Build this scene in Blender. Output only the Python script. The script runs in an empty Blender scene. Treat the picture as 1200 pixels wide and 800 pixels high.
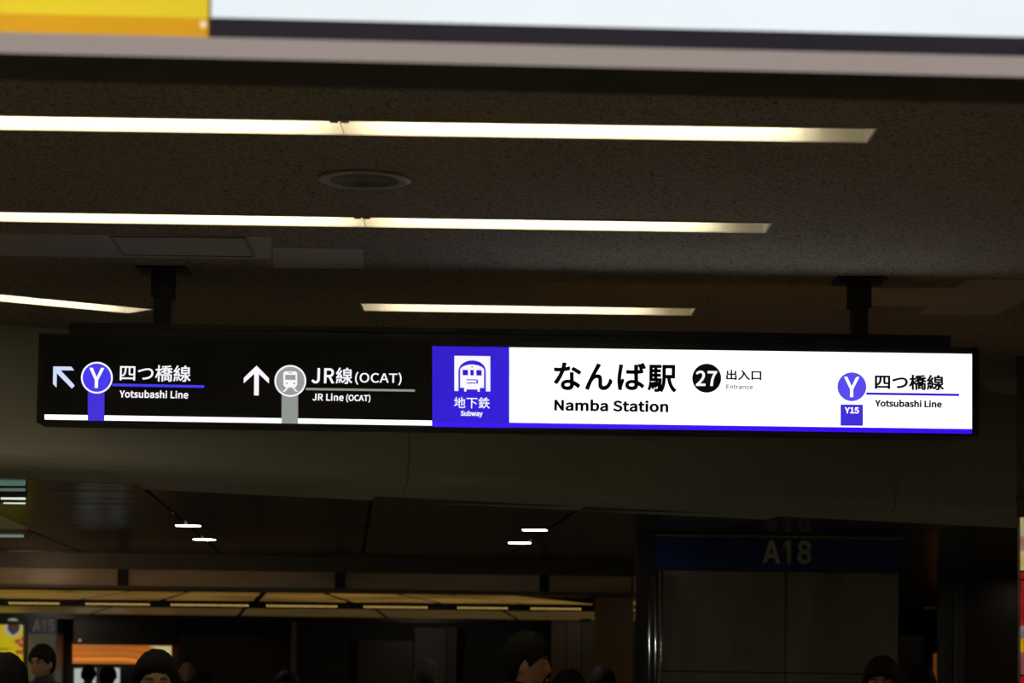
import bpy, bmesh, math, random
from mathutils import Vector, Matrix, noise
random.seed(7)
S = bpy.context.scene
C = S.collection

# ------------------------------------------------------------------ camera
F = 2800.0                      # focal length in pixels of the 1200x800 frame
PITCH = math.radians(4.5)
ROLL = 0.0148
HZ = 775.0                      # image row of the horizon
CAM = Vector((0, 0, 1.6))
SHY = (math.tan(PITCH) * F - (HZ - 400)) / -1.0     # pixels of lens shift
R0 = Vector((1, 0, 0)); U0 = Vector((0, -math.sin(PITCH), math.cos(PITCH)))
FW = Vector((0, math.cos(PITCH), math.sin(PITCH)))
RR = R0 * math.cos(ROLL) + U0 * math.sin(ROLL)
UU = U0 * math.cos(ROLL) - R0 * math.sin(ROLL)
cd = bpy.data.cameras.new('camera'); cam = bpy.data.objects.new('camera', cd); C.objects.link(cam)
m = Matrix((RR, UU, -FW)).transposed().to_4x4(); m.translation = CAM
cam.matrix_world = m
cd.sensor_width = 36; cd.lens = F / 1200 * 36; cd.shift_y = SHY / 1200
cd.dof.use_dof = True; cd.dof.focus_distance = 10.0; cd.dof.aperture_fstop = 4.5
cd.clip_end = 200
S.camera = cam

# ------------------------------------------------------------------ world, lights, exposure
w = bpy.data.worlds.new('world'); S.world = w; w.use_nodes = True
w.node_tree.nodes['Background'].inputs[0].default_value = (0.02, 0.018, 0.014, 1)
w.node_tree.nodes['Background'].inputs[1].default_value = 0.05
vs = S.view_settings
vs.view_transform = 'Standard'; vs.look = 'None'; vs.exposure = 0; vs.gamma = 1; vs.use_curve_mapping = False
S.cycles.use_denoising = True
S.cycles.max_bounces = 8; S.cycles.diffuse_bounces = 5; S.cycles.glossy_bounces = 4
S.cycles.sample_clamp_indirect = 3
S.cycles.blur_glossy = 0.5

TUBE = 16.0          # radiance of the fluorescent tubes
def area(name, loc, target, sx, sy, power, col):
    l = bpy.data.lights.new(name, 'AREA'); l.shape = 'RECTANGLE'; l.size = sx; l.size_y = sy
    l.energy = power; l.color = col
    o = bpy.data.objects.new(name, l); C.objects.link(o); o.location = loc
    o.rotation_euler = (Vector(target) - Vector(loc)).to_track_quat('-Z', 'Y').to_euler()
    return o

# ------------------------------------------------------------------ projection of photo pixels onto planes of the place
def ray(px, py):
    return RR * ((px - 600) / F) + UU * ((400 - py + SHY) / F) + FW
def PY(px, py, y):
    r = ray(px, py); return CAM + r * (y / r.y)
def PZ(px, py, z):
    r = ray(px, py); return CAM + r * ((z - CAM.z) / r.z)

# ------------------------------------------------------------------ materials
def lin(c):
    return tuple((v / 255 / 12.92) if v <= 10 else ((v / 255 + 0.055) / 1.055) ** 2.4 for v in c)
MATS = {}
def mat(name, col, rough=0.6, metal=0.0, spec=0.5, var=0.12, scale=6.0, bump=0.0, bscale=60.0, coord='Object', stretch=None):
    if name in MATS: return MATS[name]
    M = bpy.data.materials.new(name); M.use_nodes = True; MATS[name] = M
    nt = M.node_tree; b = nt.nodes['Principled BSDF']; N = nt.nodes.new; L = nt.links.new
    b.inputs['Roughness'].default_value = rough; b.inputs['Metallic'].default_value = metal
    b.inputs['Specular IOR Level'].default_value = spec
    tc = N('ShaderNodeTexCoord'); mp = N('ShaderNodeMapping'); L(tc.outputs[coord], mp.inputs[0])
    if stretch: mp.inputs['Scale'].default_value = stretch
    no = N('ShaderNodeTexNoise'); no.inputs['Scale'].default_value = scale; no.inputs['Detail'].default_value = 4
    L(mp.outputs[0], no.inputs[0])
    rp = N('ShaderNodeValToRGB'); rp.color_ramp.elements[0].position = 0.3; rp.color_ramp.elements[1].position = 0.7
    rp.color_ramp.elements[0].color = tuple(v * (1 - var) for v in col) + (1,)
    rp.color_ramp.elements[1].color = tuple(min(1, v * (1 + var)) for v in col) + (1,)
    L(no.outputs[0], rp.inputs[0]); L(rp.outputs[0], b.inputs['Base Color'])
    if bump:
        n2 = N('ShaderNodeTexNoise'); n2.inputs['Scale'].default_value = bscale; n2.inputs['Detail'].default_value = 3
        L(mp.outputs[0], n2.inputs[0])
        bp = N('ShaderNodeBump'); bp.inputs['Strength'].default_value = bump; bp.inputs['Distance'].default_value = 0.01
        L(n2.outputs[0], bp.inputs['Height']); L(bp.outputs[0], b.inputs['Normal'])
    return M
def emi(name, rgb, strength=1.0, var=0.0, scale=3.0):
    if name in MATS: return MATS[name]
    M = bpy.data.materials.new(name); M.use_nodes = True; MATS[name] = M
    nt = M.node_tree; b = nt.nodes['Principled BSDF']; N = nt.nodes.new; L = nt.links.new
    b.inputs['Base Color'].default_value = (0.02, 0.02, 0.02, 1); b.inputs['Roughness'].default_value = 0.35
    c = lin(rgb)
    b.inputs['Emission Strength'].default_value = strength
    b.inputs['Emission Color'].default_value = c + (1,)
    if var:
        tc = N('ShaderNodeTexCoord'); no = N('ShaderNodeTexNoise'); no.inputs['Scale'].default_value = scale
        L(tc.outputs['Object'], no.inputs[0])
        rp = N('ShaderNodeValToRGB'); rp.color_ramp.elements[0].position = .35; rp.color_ramp.elements[1].position = .65
        rp.color_ramp.elements[0].color = tuple(v * (1 - var) for v in c) + (1,); rp.color_ramp.elements[1].color = tuple(v * (1 + var) for v in c) + (1,)
        L(no.outputs[0], rp.inputs[0]); L(rp.outputs[0], b.inputs['Emission Color'])
    return M

def ceiling_material():
    M = mat('rock_wool_ceiling', (0.28, 0.24, 0.18), 0.95, spec=0.1)
    nt = M.node_tree; N = nt.nodes.new; L = nt.links.new; b = nt.nodes['Principled BSDF']
    tc = N('ShaderNodeTexCoord'); mp = N('ShaderNodeMapping'); mp.inputs['Scale'].default_value = (1.0, 0.55, 1)
    L(tc.outputs['Object'], mp.inputs[0])
    n1 = N('ShaderNodeTexNoise'); n1.inputs['Scale'].default_value = 84; n1.inputs['Detail'].default_value = 5; n1.inputs['Roughness'].default_value = 0.75
    L(mp.outputs[0], n1.inputs[0])
    r1 = N('ShaderNodeValToRGB'); e = r1.color_ramp.elements
    e[0].position = 0.38; e[0].color = (0.055, 0.048, 0.036, 1); e[1].position = 0.455; e[1].color = (0.255, 0.225, 0.18, 1)
    e2 = e.new(0.75); e2.color = (0.34, 0.31, 0.26, 1)
    L(n1.outputs[0], r1.inputs[0]); L(r1.outputs[0], b.inputs['Base Color'])
    bp = N('ShaderNodeBump'); bp.inputs['Strength'].default_value = 0.6; bp.inputs['Distance'].default_value = 0.004
    L(n1.outputs[0], bp.inputs['Height']); L(bp.outputs[0], b.inputs['Normal'])
    return M
def mirror_ceiling_material():
    M = mat('dark_polished_ceiling_panel', (0.042, 0.040, 0.033), 0.24, spec=0.9, var=0.7, scale=1.3, stretch=(0.22, 2.6, 1))  # stretched colour variation imitates reflected streaks
    nt = M.node_tree; N = nt.nodes.new; L = nt.links.new; b = nt.nodes['Principled BSDF']
    tc = N('ShaderNodeTexCoord'); mp = N('ShaderNodeMapping'); mp.inputs['Scale'].default_value = (0.5, 2.2, 1)
    L(tc.outputs['Object'], mp.inputs[0])
    n1 = N('ShaderNodeTexNoise'); n1.inputs['Scale'].default_value = 1.6; n1.inputs['Detail'].default_value = 2
    L(mp.outputs[0], n1.inputs[0])
    bp = N('ShaderNodeBump'); bp.inputs['Strength'].default_value = 0.5; bp.inputs['Distance'].default_value = 0.03
    L(n1.outputs[0], bp.inputs['Height']); L(bp.outputs[0], b.inputs['Normal'])
    return M
def marble_material():
    M = mat('grey_veined_marble', (0.2, 0.19, 0.165), 0.22, spec=0.5, var=0.2, scale=1.2)
    nt = M.node_tree; N = nt.nodes.new; L = nt.links.new; b = nt.nodes['Principled BSDF']
    tc = N('ShaderNodeTexCoord'); mp = N('ShaderNodeMapping'); mp.inputs['Scale'].default_value = (1, 1, 0.25)
    L(tc.outputs['Object'], mp.inputs[0])
    n1 = N('ShaderNodeTexNoise'); n1.inputs['Scale'].default_value = 2.2; n1.inputs['Detail'].default_value = 8; n1.inputs['Distortion'].default_value = 1.2
    L(mp.outputs[0], n1.inputs[0])
    r1 = N('ShaderNodeValToRGB'); e = r1.color_ramp.elements
    e[0].position = 0.3; e[0].color = (0.26, 0.245, 0.21, 1); e[1].position = 0.7; e[1].color = (0.44, 0.42, 0.37, 1)
    L(n1.outputs[0], r1.inputs[0]); L(r1.outputs[0], b.inputs['Base Color'])
    return M
M_CEIL = ceiling_material()
M_MIRR = mirror_ceiling_material()
M_MARB = marble_material()
M_BEAM = mat('painted_grey_beam', (0.41, 0.43, 0.395), 0.6, var=0.05, scale=1.0)
M_FLOOR = mat('polished_floor_tile', (0.30, 0.27, 0.22), 0.35, var=0.15, scale=2)
M_WALL = mat('dark_wall_paint', (0.12, 0.105, 0.085), 0.7, var=0.15, scale=1.0)
M_DARK = mat('dark_bronze_panel', (0.03, 0.026, 0.02), 0.35, var=0.2, scale=2)
M_BLACK = mat('matt_black_metal', (0.014, 0.014, 0.015), 0.55, spec=0.35, var=0.15)
M_PATCH = mat('smooth_ceiling_board', (0.36, 0.34, 0.32), 0.7, var=0.04)
M_FRAMEW = mat('white_enamel_trim', (0.55, 0.52, 0.46), 0.45, var=0.05)
M_TROUGH = mat('white_enamel_reflector', (0.90, 0.88, 0.80), 0.55, var=0.03)
M_CHROME = mat('brushed_steel', (0.55, 0.55, 0.55), 0.2, metal=1.0, var=0.06)
M_GLASS = mat('dark_reflective_glass', (0.035, 0.03, 0.024), 0.08, spec=1.0, var=0.2, scale=0.8, bump=0.1, bscale=1.0)
M_BLUE = mat('blue_enamel_band', (0.02, 0.06, 0.32), 0.35, var=0.08)
M_LETTER = mat('pale_grey_letters', (0.85, 0.80, 0.70), 0.5, var=0.05)

# ------------------------------------------------------------------ object helpers
def link(o, parent=None):
    C.objects.link(o)
    if parent is not None:
        o.parent = parent
        o.matrix_parent_inverse = Matrix.Translation(-parent_loc(parent))
    return o
def parent_loc(p):
    v = Vector(p.location)
    return v
def tag(o, label=None, cat=None, group=None, kind=None):
    if label: o['label'] = label
    if cat: o['category'] = cat
    if group: o['group'] = group
    if kind: o['kind'] = kind
    return o
def empty(name, loc=(0, 0, 0), label=None, cat=None, group=None, kind=None):
    o = bpy.data.objects.new(name, None); C.objects.link(o); o.location = loc
    o.empty_display_size = 0.1
    return tag(o, label, cat, group, kind)
def obj(name, bm, material, parent=None, smooth=False):
    me = bpy.data.meshes.new(name)
    if smooth:
        for f in bm.faces: f.smooth = True
    bm.to_mesh(me); bm.free()
    if material is not None: me.materials.append(material)
    o = bpy.data.objects.new(name, me)
    if parent is not None and parent.type == 'EMPTY':
        me.transform(Matrix.Translation(-Vector(parent.location)))
        C.objects.link(o); o.parent = parent
    elif parent is not None:
        off = Vector(parent.parent.location) if parent.parent else Vector((0, 0, 0))
        me.transform(Matrix.Translation(-off)); C.objects.link(o); o.parent = parent
    else:
        C.objects.link(o)
    return o
def add_box(bm, a, b, bevel=0.0):
    a = Vector(a); b = Vector(b)
    c = (a + b) / 2; s = Vector((abs(b.x - a.x), abs(b.y - a.y), abs(b.z - a.z)))
    r = bmesh.ops.create_cube(bm, size=1, matrix=Matrix.Translation(c) @ Matrix.Diagonal(s).to_4x4())
    if bevel:
        es = list({e for v in r['verts'] for e in v.link_edges})
        bmesh.ops.bevel(bm, geom=es, offset=bevel, segments=2, affect='EDGES', profile=0.5)
def box(name, a, b, material, parent=None, bevel=0.0):
    bm = bmesh.new(); add_box(bm, a, b, bevel); return obj(name, bm, material, parent)
def prism(bm, pts, vec):
    """closed prism from a polygon and an extrusion vector"""
    vec = Vector(vec); n = len(pts)
    v0 = [bm.verts.new(Vector(p)) for p in pts]; v1 = [bm.verts.new(Vector(p) + vec) for p in pts]
    bm.faces.new(v0); bm.faces.new(v1[::-1])
    for i in range(n):
        bm.faces.new((v0[(i + 1) % n], v0[i], v1[i], v1[(i + 1) % n]))
    bmesh.ops.recalc_face_normals(bm, faces=bm.faces[:])
def add_cyl(bm, p, q, r, seg=16, r2=None, caps=True):
    p = Vector(p); q = Vector(q); d = q - p
    rot = d.to_track_quat('Z', 'Y').to_matrix().to_4x4()
    bmesh.ops.create_cone(bm, cap_ends=caps, segments=seg, radius1=r, radius2=r if r2 is None else r2, depth=d.length,
                          matrix=Matrix.Translation((p + q) / 2) @ rot)
def ring(bm, c, r0, r1, z0, z1, seg=48):
    """annulus with thickness, axis z"""
    vs_ = []
    for (r, z) in ((r0, z0), (r1, z0), (r1, z1), (r0, z1)):
        vs_.append([bm.verts.new((c[0] + r * math.cos(2 * math.pi * i / seg), c[1] + r * math.sin(2 * math.pi * i / seg), z)) for i in range(seg)])
    for k in range(4):
        A, B = vs_[k], vs_[(k + 1) % 4]
        for i in range(seg):
            j = (i + 1) % seg; bm.faces.new((A[i], A[j], B[j], B[i]))
    bmesh.ops.recalc_face_normals(bm, faces=bm.faces[:])

# outlines of the letters used on the signs: advance, then closed polylines
GLYPHS = {"四":[1000,[88,753,88,-47,164,-47,164,29,832,29,832,-39,909,-39,909,753],[164,102,164,681,352,681,348,568,338,472,320,393,289,328,242,276,176,235,202,207,222,176,297,224,351,285,387,359,409,449,420,556,425,681,565,681,565,367,567,332,572,304,582,283,599,268,621,260,652,257,761,257,796,258,822,262,816,326,789,322,759,321,661,321,648,324,641,331,637,345,636,365,636,681,832,681,832,102]],
"つ":[1000,[73,522,110,434,163,456,238,485,327,517,424,546,520,567,608,575,671,569,724,550,765,521,796,483,815,438,821,388,803,296,751,223,672,168,570,130,453,107,325,97,361,14,509,31,640,65,750,117,835,187,889,277,908,386,898,464,868,529,822,581,761,619,690,642,610,650,494,639,374,611,265,578,183,551,127,535]],
"橋":[1000,[563,501,752,501,752,414,563,414],[715,612,735,581,758,551,561,551,583,581,602,612],[846,826,754,810,640,797,515,788,393,782,404,756,410,730,584,737,573,705,559,673,375,673,375,612,523,612,489,568,448,526,400,488,344,453,370,431,391,403,448,441,498,482,498,365,819,365,819,484,872,440,925,406,947,435,972,461,921,489,871,524,826,566,786,612,948,612,948,673,633,673,657,742,784,757,890,775],[387,318,387,-80,457,-80,457,258,862,258,862,-1,859,-12,845,-16,744,-16,759,-47,768,-79,847,-78,898,-68,915,-58,925,-44,931,-25,932,-2,932,318],[531,204,531,-27,587,-27,587,18,788,18,788,204],[587,155,730,155,730,67,587,67],[186,840,186,623,52,623,52,553,179,553,153,449,117,345,76,250,31,175,52,143,69,110,101,165,132,231,160,305,186,384,186,-79,254,-79,254,391,298,312,330,247,371,302,316,387,254,476,254,553,365,553,365,623,254,623,254,840]],
"線":[1000,[523,530,837,530,837,441,523,441],[523,674,837,674,837,587,523,587],[182,189,197,77,204,-27,263,-16,254,87,238,198],[84,197,65,71,35,-40,66,-50,94,-62,123,53,145,186],[275,208,303,123,322,43,377,61,356,139,327,223],[885,345,833,288,772,230,745,287,724,347,724,381,909,381,909,734,682,734,724,823,641,841,627,789,607,734,453,734,453,381,653,381,653,3,650,-9,636,-12,534,-12,548,-46,556,-81,638,-79,690,-69,707,-58,717,-43,723,-23,724,3,724,192,763,122,808,59,859,6,915,-36,938,-5,964,23,918,52,875,88,836,131,800,180,871,237,941,300],[416,298,416,235,547,235,514,165,470,105,418,56,362,20,385,-5,405,-32,455,0,501,41,543,90,579,147,609,212,631,285,587,300,575,298],[66,240,122,256,314,287,325,229,386,247,364,348,329,460,271,446,301,346,157,327,217,401,275,481,330,566,380,652,315,690,279,622,240,556,137,547,217,674,287,813,217,842,184,761,147,686,113,627,89,590,61,553,35,535,59,466,95,476,198,490,148,421,115,378,75,333,41,311]],
"な":[1000,[887,458,932,524,825,592,699,657,658,596,778,533],[622,165,623,120,621,94,613,70,599,50,578,34,549,25,512,21,477,24,447,31,425,43,409,59,399,78,396,100,405,132,430,157,469,174,519,180,572,176],[687,485,609,485,620,233,572,241,522,243,468,238,420,225,380,203,349,173,329,136,322,93,329,48,350,12,381,-16,421,-36,469,-47,522,-51,578,-46,623,-31,656,-9,679,21,693,56,697,94,696,136,786,81,858,21,901,89,859,123,810,156,755,187,693,213,686,377],[451,794,363,802,353,717,332,629,219,624,156,626,97,631,102,556,219,553,308,556,267,462,215,362,156,265,94,182,171,142,232,234,292,341,346,454,389,564,485,580,571,601,569,676,491,654,412,639]],
"ん":[1000,[547,742,459,778,422,701,356,578,256,386,153,174,76,-8,162,-38,199,72,248,190,270,229,298,266,330,299,365,326,403,344,443,350,473,345,496,332,510,310,516,280,518,186,520,90,525,60,536,31,554,4,581,-17,618,-32,665,-37,733,-28,791,-2,841,39,883,94,918,160,947,236,881,290,865,235,842,180,812,128,774,86,730,57,678,46,647,50,622,63,605,85,597,117,593,302,588,339,576,369,558,392,535,409,508,420,476,423,439,420,402,409,364,389,327,361,424,538,515,693]],
"ば":[1000,[231,753,143,761,137,689,125,610,110,504,97,385,91,269,94,172,103,87,115,13,129,-48,199,-43,196,-8,200,37,231,140,272,258,231,290,174,143,166,213,164,283,169,380,182,491,198,600,214,686],[811,792,762,777,792,708,819,635,870,653,842,724],[911,823,862,807,894,740,921,667,972,685,943,755],[652,174,653,140,651,109,644,82,630,60,610,44,581,34,544,31,510,33,481,40,456,51,438,66,426,86,422,109,426,132,439,152,458,168,483,180,514,187,549,190,602,186],[725,760,635,760,639,698,639,574,544,572,459,574,375,580,375,505,460,501,543,499,639,501,644,370,649,243,604,250,556,252,496,247,445,232,405,208,375,178,357,142,351,102,357,60,375,24,404,-4,445,-25,496,-39,558,-43,618,-37,663,-19,695,8,716,41,728,79,731,120,731,140,807,89,882,24,925,91,884,127,838,161,786,193,728,220,721,356,716,505,805,513,889,524,889,601,806,588,716,578,718,699]],
"駅":[1000,[226,216,252,132,265,54,306,64,291,141,264,224],[152,206,164,111,166,21,207,28,204,116,191,211],[81,226,76,160,67,98,52,42,29,-3,71,-28,96,21,112,81,122,148,127,218],[536,799,536,419,535,344,530,264,520,182,502,102,473,26,433,-43,465,-61,494,-82,534,-13,564,64,584,145,597,229,604,311,606,389,697,389,716,286,741,192,773,106,813,32,861,-32,919,-84,943,-51,970,-23,917,20,873,76,836,141,806,216,783,300,765,389,926,389,926,799],[606,730,857,730,857,459,606,459],[249,587,249,496,152,496,152,587],[87,799,87,283,400,283,390,128,366,186,333,246,298,233,332,166,355,102,388,116,376,29,361,-10,349,-20,332,-22,252,-17,263,-48,269,-79,321,-80,361,-79,392,-72,416,-52,433,-17,446,50,456,157,465,314,467,344,312,344,312,437,438,437,438,496,312,496,312,587,438,587,438,647,312,647,312,736,458,736,458,799],[249,647,152,647,152,736,249,736],[249,437,249,344,152,344,152,437]],
"出":[1000,[104,341,104,-21,814,-21,814,-78,895,-78,895,341,814,341,814,54,539,54,539,404,855,404,855,750,774,750,774,477,539,477,539,839,457,839,457,477,228,477,228,749,150,749,150,404,457,404,457,54,187,54,187,341]],
"入":[1000,[295,755,342,719,384,679,422,637,456,591,418,456,370,334,309,226,234,132,145,52,41,-13,78,-43,110,-73,205,-8,289,67,361,155,423,255,475,367,517,491,570,388,622,284,678,183,744,87,825,2,927,-70,943,-26,964,15,825,128,726,261,648,406,571,553,475,694,341,819]],
"口":[1000,[127,735,127,-55,205,-55,205,30,796,30,796,-51,876,-51,876,735],[205,107,205,660,796,660,796,107]],
"地":[1000,[429,747,429,473,321,428,349,361,429,395,429,79,432,31,442,-5,460,-30,488,-46,526,-55,577,-57,824,-57,870,-53,904,-40,929,-18,946,16,957,64,964,125,930,135,897,153,893,103,888,65,879,39,866,22,847,14,821,11,580,11,551,12,530,16,516,23,507,35,502,53,501,77,501,426,635,483,635,143,706,143,706,513,846,573,845,374,839,277,835,263,828,255,820,251,809,250,742,252,754,220,760,186,808,188,854,194,875,202,890,214,902,234,909,260,916,393,918,637,922,651,869,671,855,660,840,646,706,590,706,840,635,840,635,560,501,504,501,747],[33,154,63,79,372,219,355,286,241,238,241,528,359,528,359,599,241,599,241,828,170,828,170,599,42,599,42,528,170,528,170,208]],
"下":[1000,[55,766,55,691,441,691,441,-79,520,-79,520,451,697,348,839,250,892,318,819,368,728,424,629,479,534,527,520,511,520,691,946,691,946,766]],
"鉄":[1000,[107,280,130,183,144,93,195,108,180,197,155,293],[371,305,352,211,326,121,371,105,398,190,427,287],[265,846,220,774,165,706,104,647,41,597,59,559,73,521,106,548,139,579,139,521,238,521,238,411,75,411,75,346,238,346,238,59,58,23,74,-45,448,42,444,102,299,71,299,346,437,346,437,411,299,411,299,521,403,521,403,586,147,586,208,653,265,726,355,656,429,586,463,648,390,712,299,780,321,819],[663,835,663,660,580,660,603,788,532,799,519,711,500,627,475,551,443,486,506,448,537,514,563,591,663,591,663,490,661,396,465,396,465,324,653,324,640,260,617,197,584,136,537,78,475,25,396,-22,425,-50,447,-79,513,-38,568,7,613,54,650,104,679,157,700,210,723,148,751,90,784,39,822,-7,865,-45,914,-77,938,-44,966,-14,909,20,861,64,819,117,785,179,759,248,738,324,947,324,947,396,734,396,737,489,737,591,924,591,924,660,737,660,737,835]],
"Y":[531,[219,0,311,0,311,284,532,733,436,733,342,526,268,365,264,365,192,526,97,733,-1,733,219,284]],
"o":[606,[303,-13,368,-4,427,21,479,62,519,117,545,188,554,271,545,355,519,426,479,482,427,523,368,549,303,557,238,549,179,523,128,482,88,426,61,355,52,271,61,188,88,117,128,62,179,21,238,-4],[303,63,259,70,221,89,189,120,166,162,151,212,146,271,151,330,166,381,189,423,221,454,259,473,303,480,347,473,386,454,417,423,441,381,456,330,461,271,456,212,441,162,417,120,386,89,347,70]],
"t":[377,[262,-13,314,-7,363,7,345,76,315,66,283,61,255,64,233,73,217,88,207,109,201,134,199,165,199,469,347,469,347,543,199,543,199,696,123,696,113,543,27,538,27,469,108,469,108,168,111,117,122,73,142,37,171,10,211,-7]],
"s":[468,[234,-13,293,-7,342,9,381,35,409,67,425,106,431,148,424,194,406,230,378,258,344,280,306,298,266,313,222,330,185,350,159,374,149,407,152,428,160,447,174,463,193,475,219,483,250,486,284,482,316,472,345,457,373,438,417,495,383,519,343,539,298,552,249,557,194,552,148,536,111,512,84,481,68,444,62,403,68,361,86,327,113,300,145,279,182,261,220,246,250,235,279,222,305,207,325,189,339,168,344,143,341,120,332,100,318,83,297,70,270,61,237,58,191,63,150,76,112,96,76,123,32,62,74,32,123,8,177,-7]],
"u":[607,[251,-13,303,-6,349,14,391,45,430,85,433,85,440,0,516,0,516,543,425,543,425,158,388,117,353,88,317,71,278,66,246,70,220,81,200,100,187,128,179,164,176,210,176,543,84,543,84,199,88,135,102,82,124,41,157,11,199,-7]],
"b":[618,[331,-13,392,-4,447,22,496,64,534,121,558,194,567,280,561,359,542,427,512,482,469,523,416,548,351,557,306,551,261,535,219,511,180,481,184,578,184,796,92,796,92,0,165,0,173,56,177,56,214,27,253,5,293,-8],[316,64,287,67,254,76,219,94,184,120,184,406,222,438,258,461,294,475,328,480,375,474,412,455,439,425,458,385,469,336,472,279,467,217,452,164,428,121,397,90,359,71]],
"a":[563,[217,-13,266,-7,313,10,357,35,397,65,400,65,408,0,483,0,483,334,479,398,464,452,439,496,403,529,355,550,295,557,232,551,174,534,124,511,82,486,117,423,152,444,191,463,234,476,280,481,319,476,349,461,370,439,383,411,390,379,392,344,287,328,203,306,139,277,94,240,68,195,59,141,64,96,80,58,104,27,136,5,174,-8],[243,61,217,63,194,70,175,81,160,97,150,119,147,147,153,180,170,209,201,233,247,254,310,271,392,283,392,132,354,101,317,79,281,66]],
"h":[607,[92,0,184,0,184,394,222,430,257,456,293,472,332,477,365,474,391,462,411,443,424,415,433,378,435,332,435,0,526,0,526,344,522,408,508,461,486,502,454,533,412,551,360,557,308,550,261,530,219,502,180,466,184,578,184,796,92,796]],
"i":[275,[92,0,184,0,184,543,92,543],[138,655,163,660,182,672,195,691,199,716,195,740,182,759,163,771,138,775,113,771,95,759,82,740,78,716,82,691,95,672,113,660]],
"L":[543,[101,0,514,0,514,79,193,79,193,733,101,733]],
"n":[610,[92,0,184,0,184,394,222,430,257,456,293,472,332,477,365,474,391,462,411,443,424,415,433,378,435,332,435,0,526,0,526,344,522,408,508,461,486,502,454,533,412,551,360,557,308,550,260,530,218,501,178,464,176,464,167,543,92,543]],
"e":[554,[312,-13,364,-9,411,3,453,20,490,42,458,103,427,85,395,71,360,63,322,60,273,66,231,84,196,112,169,149,150,196,142,250,508,250,512,302,506,375,487,437,456,488,413,526,359,549,295,557,234,548,177,522,127,481,87,424,61,354,52,271,61,188,87,118,128,62,180,21,242,-4],[141,315,151,365,169,407,194,440,225,464,260,479,297,484,337,479,370,465,397,441,416,408,428,366,432,315]],
"J":[535,[237,-13,302,-5,353,18,392,53,419,99,434,154,439,215,439,733,346,733,346,224,343,174,333,134,317,104,294,84,264,72,228,68,191,73,157,87,127,113,101,151,35,103,58,68,86,39,117,17,153,0,193,-10]],
"R":[635,[193,385,193,658,316,658,369,655,413,646,448,629,474,605,489,571,494,528,489,484,474,448,448,421,413,401,369,389,316,385],[503,0,607,0,421,321,468,337,508,360,541,391,565,429,581,475,586,528,578,596,553,649,514,688,463,714,401,729,330,733,101,733,101,0,193,0,193,311,325,311]],
"(":[338,[239,-196,295,-171,256,-98,224,-21,199,60,182,142,172,226,168,311,172,396,182,479,199,561,224,642,256,719,295,792,239,818,196,742,160,664,131,582,110,496,97,406,92,311,97,215,110,125,131,40,160,-42,196,-120]],
"O":[742,[371,-13,458,-1,534,34,597,90,644,166,674,259,684,369,674,479,644,571,597,646,534,701,458,735,371,746,284,735,208,701,146,646,98,571,68,479,58,369,68,259,98,166,146,90,208,34,284,-1],[371,68,309,78,256,105,213,150,180,210,160,283,153,369,160,455,180,527,213,586,256,629,309,656,371,665,433,656,486,629,530,586,562,527,582,455,589,369,582,283,562,210,530,150,486,105,433,78]],
"C":[638,[377,-13,423,-10,465,-1,504,14,539,35,572,61,602,92,551,151,515,116,475,90,431,74,381,68,316,77,260,105,215,149,181,209,160,283,153,369,161,455,182,527,217,586,263,629,319,656,384,665,429,660,468,646,503,624,534,596,584,656,548,690,501,719,446,739,383,746,294,735,216,700,151,645,101,570,69,477,58,366,69,255,100,162,149,87,213,32,290,-1]],
"A":[608,[4,0,97,0,168,224,436,224,506,0,604,0,355,733,252,733],[191,297,227,410,265,533,300,658,304,658,340,533,378,410,413,297]],
"T":[599,[253,0,346,0,346,655,568,655,568,733,31,733,31,655,253,655]],
")":[338,[99,-196,142,-120,178,-42,207,40,228,125,242,215,246,311,242,406,228,496,207,582,178,664,142,742,99,818,42,792,81,719,114,642,139,561,157,479,167,396,171,311,167,226,157,142,139,60,114,-21,81,-98,42,-171]],
"S":[596,[304,-13,376,-6,437,15,486,48,523,90,545,139,553,195,548,245,533,286,510,320,479,348,443,371,402,391,298,436,269,449,241,463,216,480,195,501,181,527,176,559,180,590,193,616,213,637,241,652,274,662,313,665,362,661,405,647,445,626,480,597,528,656,485,693,434,721,376,740,313,746,250,740,194,721,148,692,112,653,90,606,82,552,88,503,106,462,131,429,162,402,196,381,231,364,336,318,370,303,399,287,424,269,443,248,455,221,459,187,455,154,441,125,419,101,388,83,350,72,305,68,249,75,195,93,146,122,103,159,48,95,82,64,119,38,161,16,205,0,253,-10]],
"w":[802,[178,0,284,0,361,291,398,449,403,449,440,293,518,0,629,0,776,543,688,543,609,229,576,78,571,78,533,229,448,543,359,543,274,229,238,78,233,78,201,229,120,543,27,543]],
"y":[521,[101,-234,151,-228,193,-209,229,-180,259,-142,283,-97,304,-46,508,543,419,543,321,242,277,88,272,88,218,242,108,543,13,543,231,-1,219,-42,206,-74,191,-102,172,-126,151,-144,126,-155,97,-159,75,-156,55,-150,37,-223,66,-231]],
"N":[723,[101,0,188,0,188,385,184,501,177,614,181,614,260,463,527,0,622,0,622,733,534,733,534,352,538,235,547,120,542,120,463,271,195,733,101,733]],
"m":[926,[92,0,184,0,184,394,220,431,255,457,288,472,320,477,352,474,377,462,397,443,410,415,418,378,421,332,421,0,512,0,512,394,549,431,584,457,617,472,649,477,681,474,706,462,726,443,739,415,748,378,750,332,750,0,841,0,841,344,837,408,823,461,801,502,769,533,728,551,677,557,629,550,583,528,540,495,497,453,484,483,467,509,445,529,419,544,386,554,347,557,300,550,256,530,216,501,178,464,176,464,167,543,92,543]],
"2":[555,[44,0,505,0,505,79,302,79,242,77,182,72,263,152,333,231,391,308,434,383,461,457,470,531,463,592,444,645,412,688,370,719,317,739,256,746,212,743,172,733,135,717,102,696,70,670,40,639,93,587,126,621,162,648,202,666,245,672,287,667,321,653,347,631,365,602,376,567,380,527,371,462,344,393,298,319,233,238,149,150,44,54]],
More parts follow.
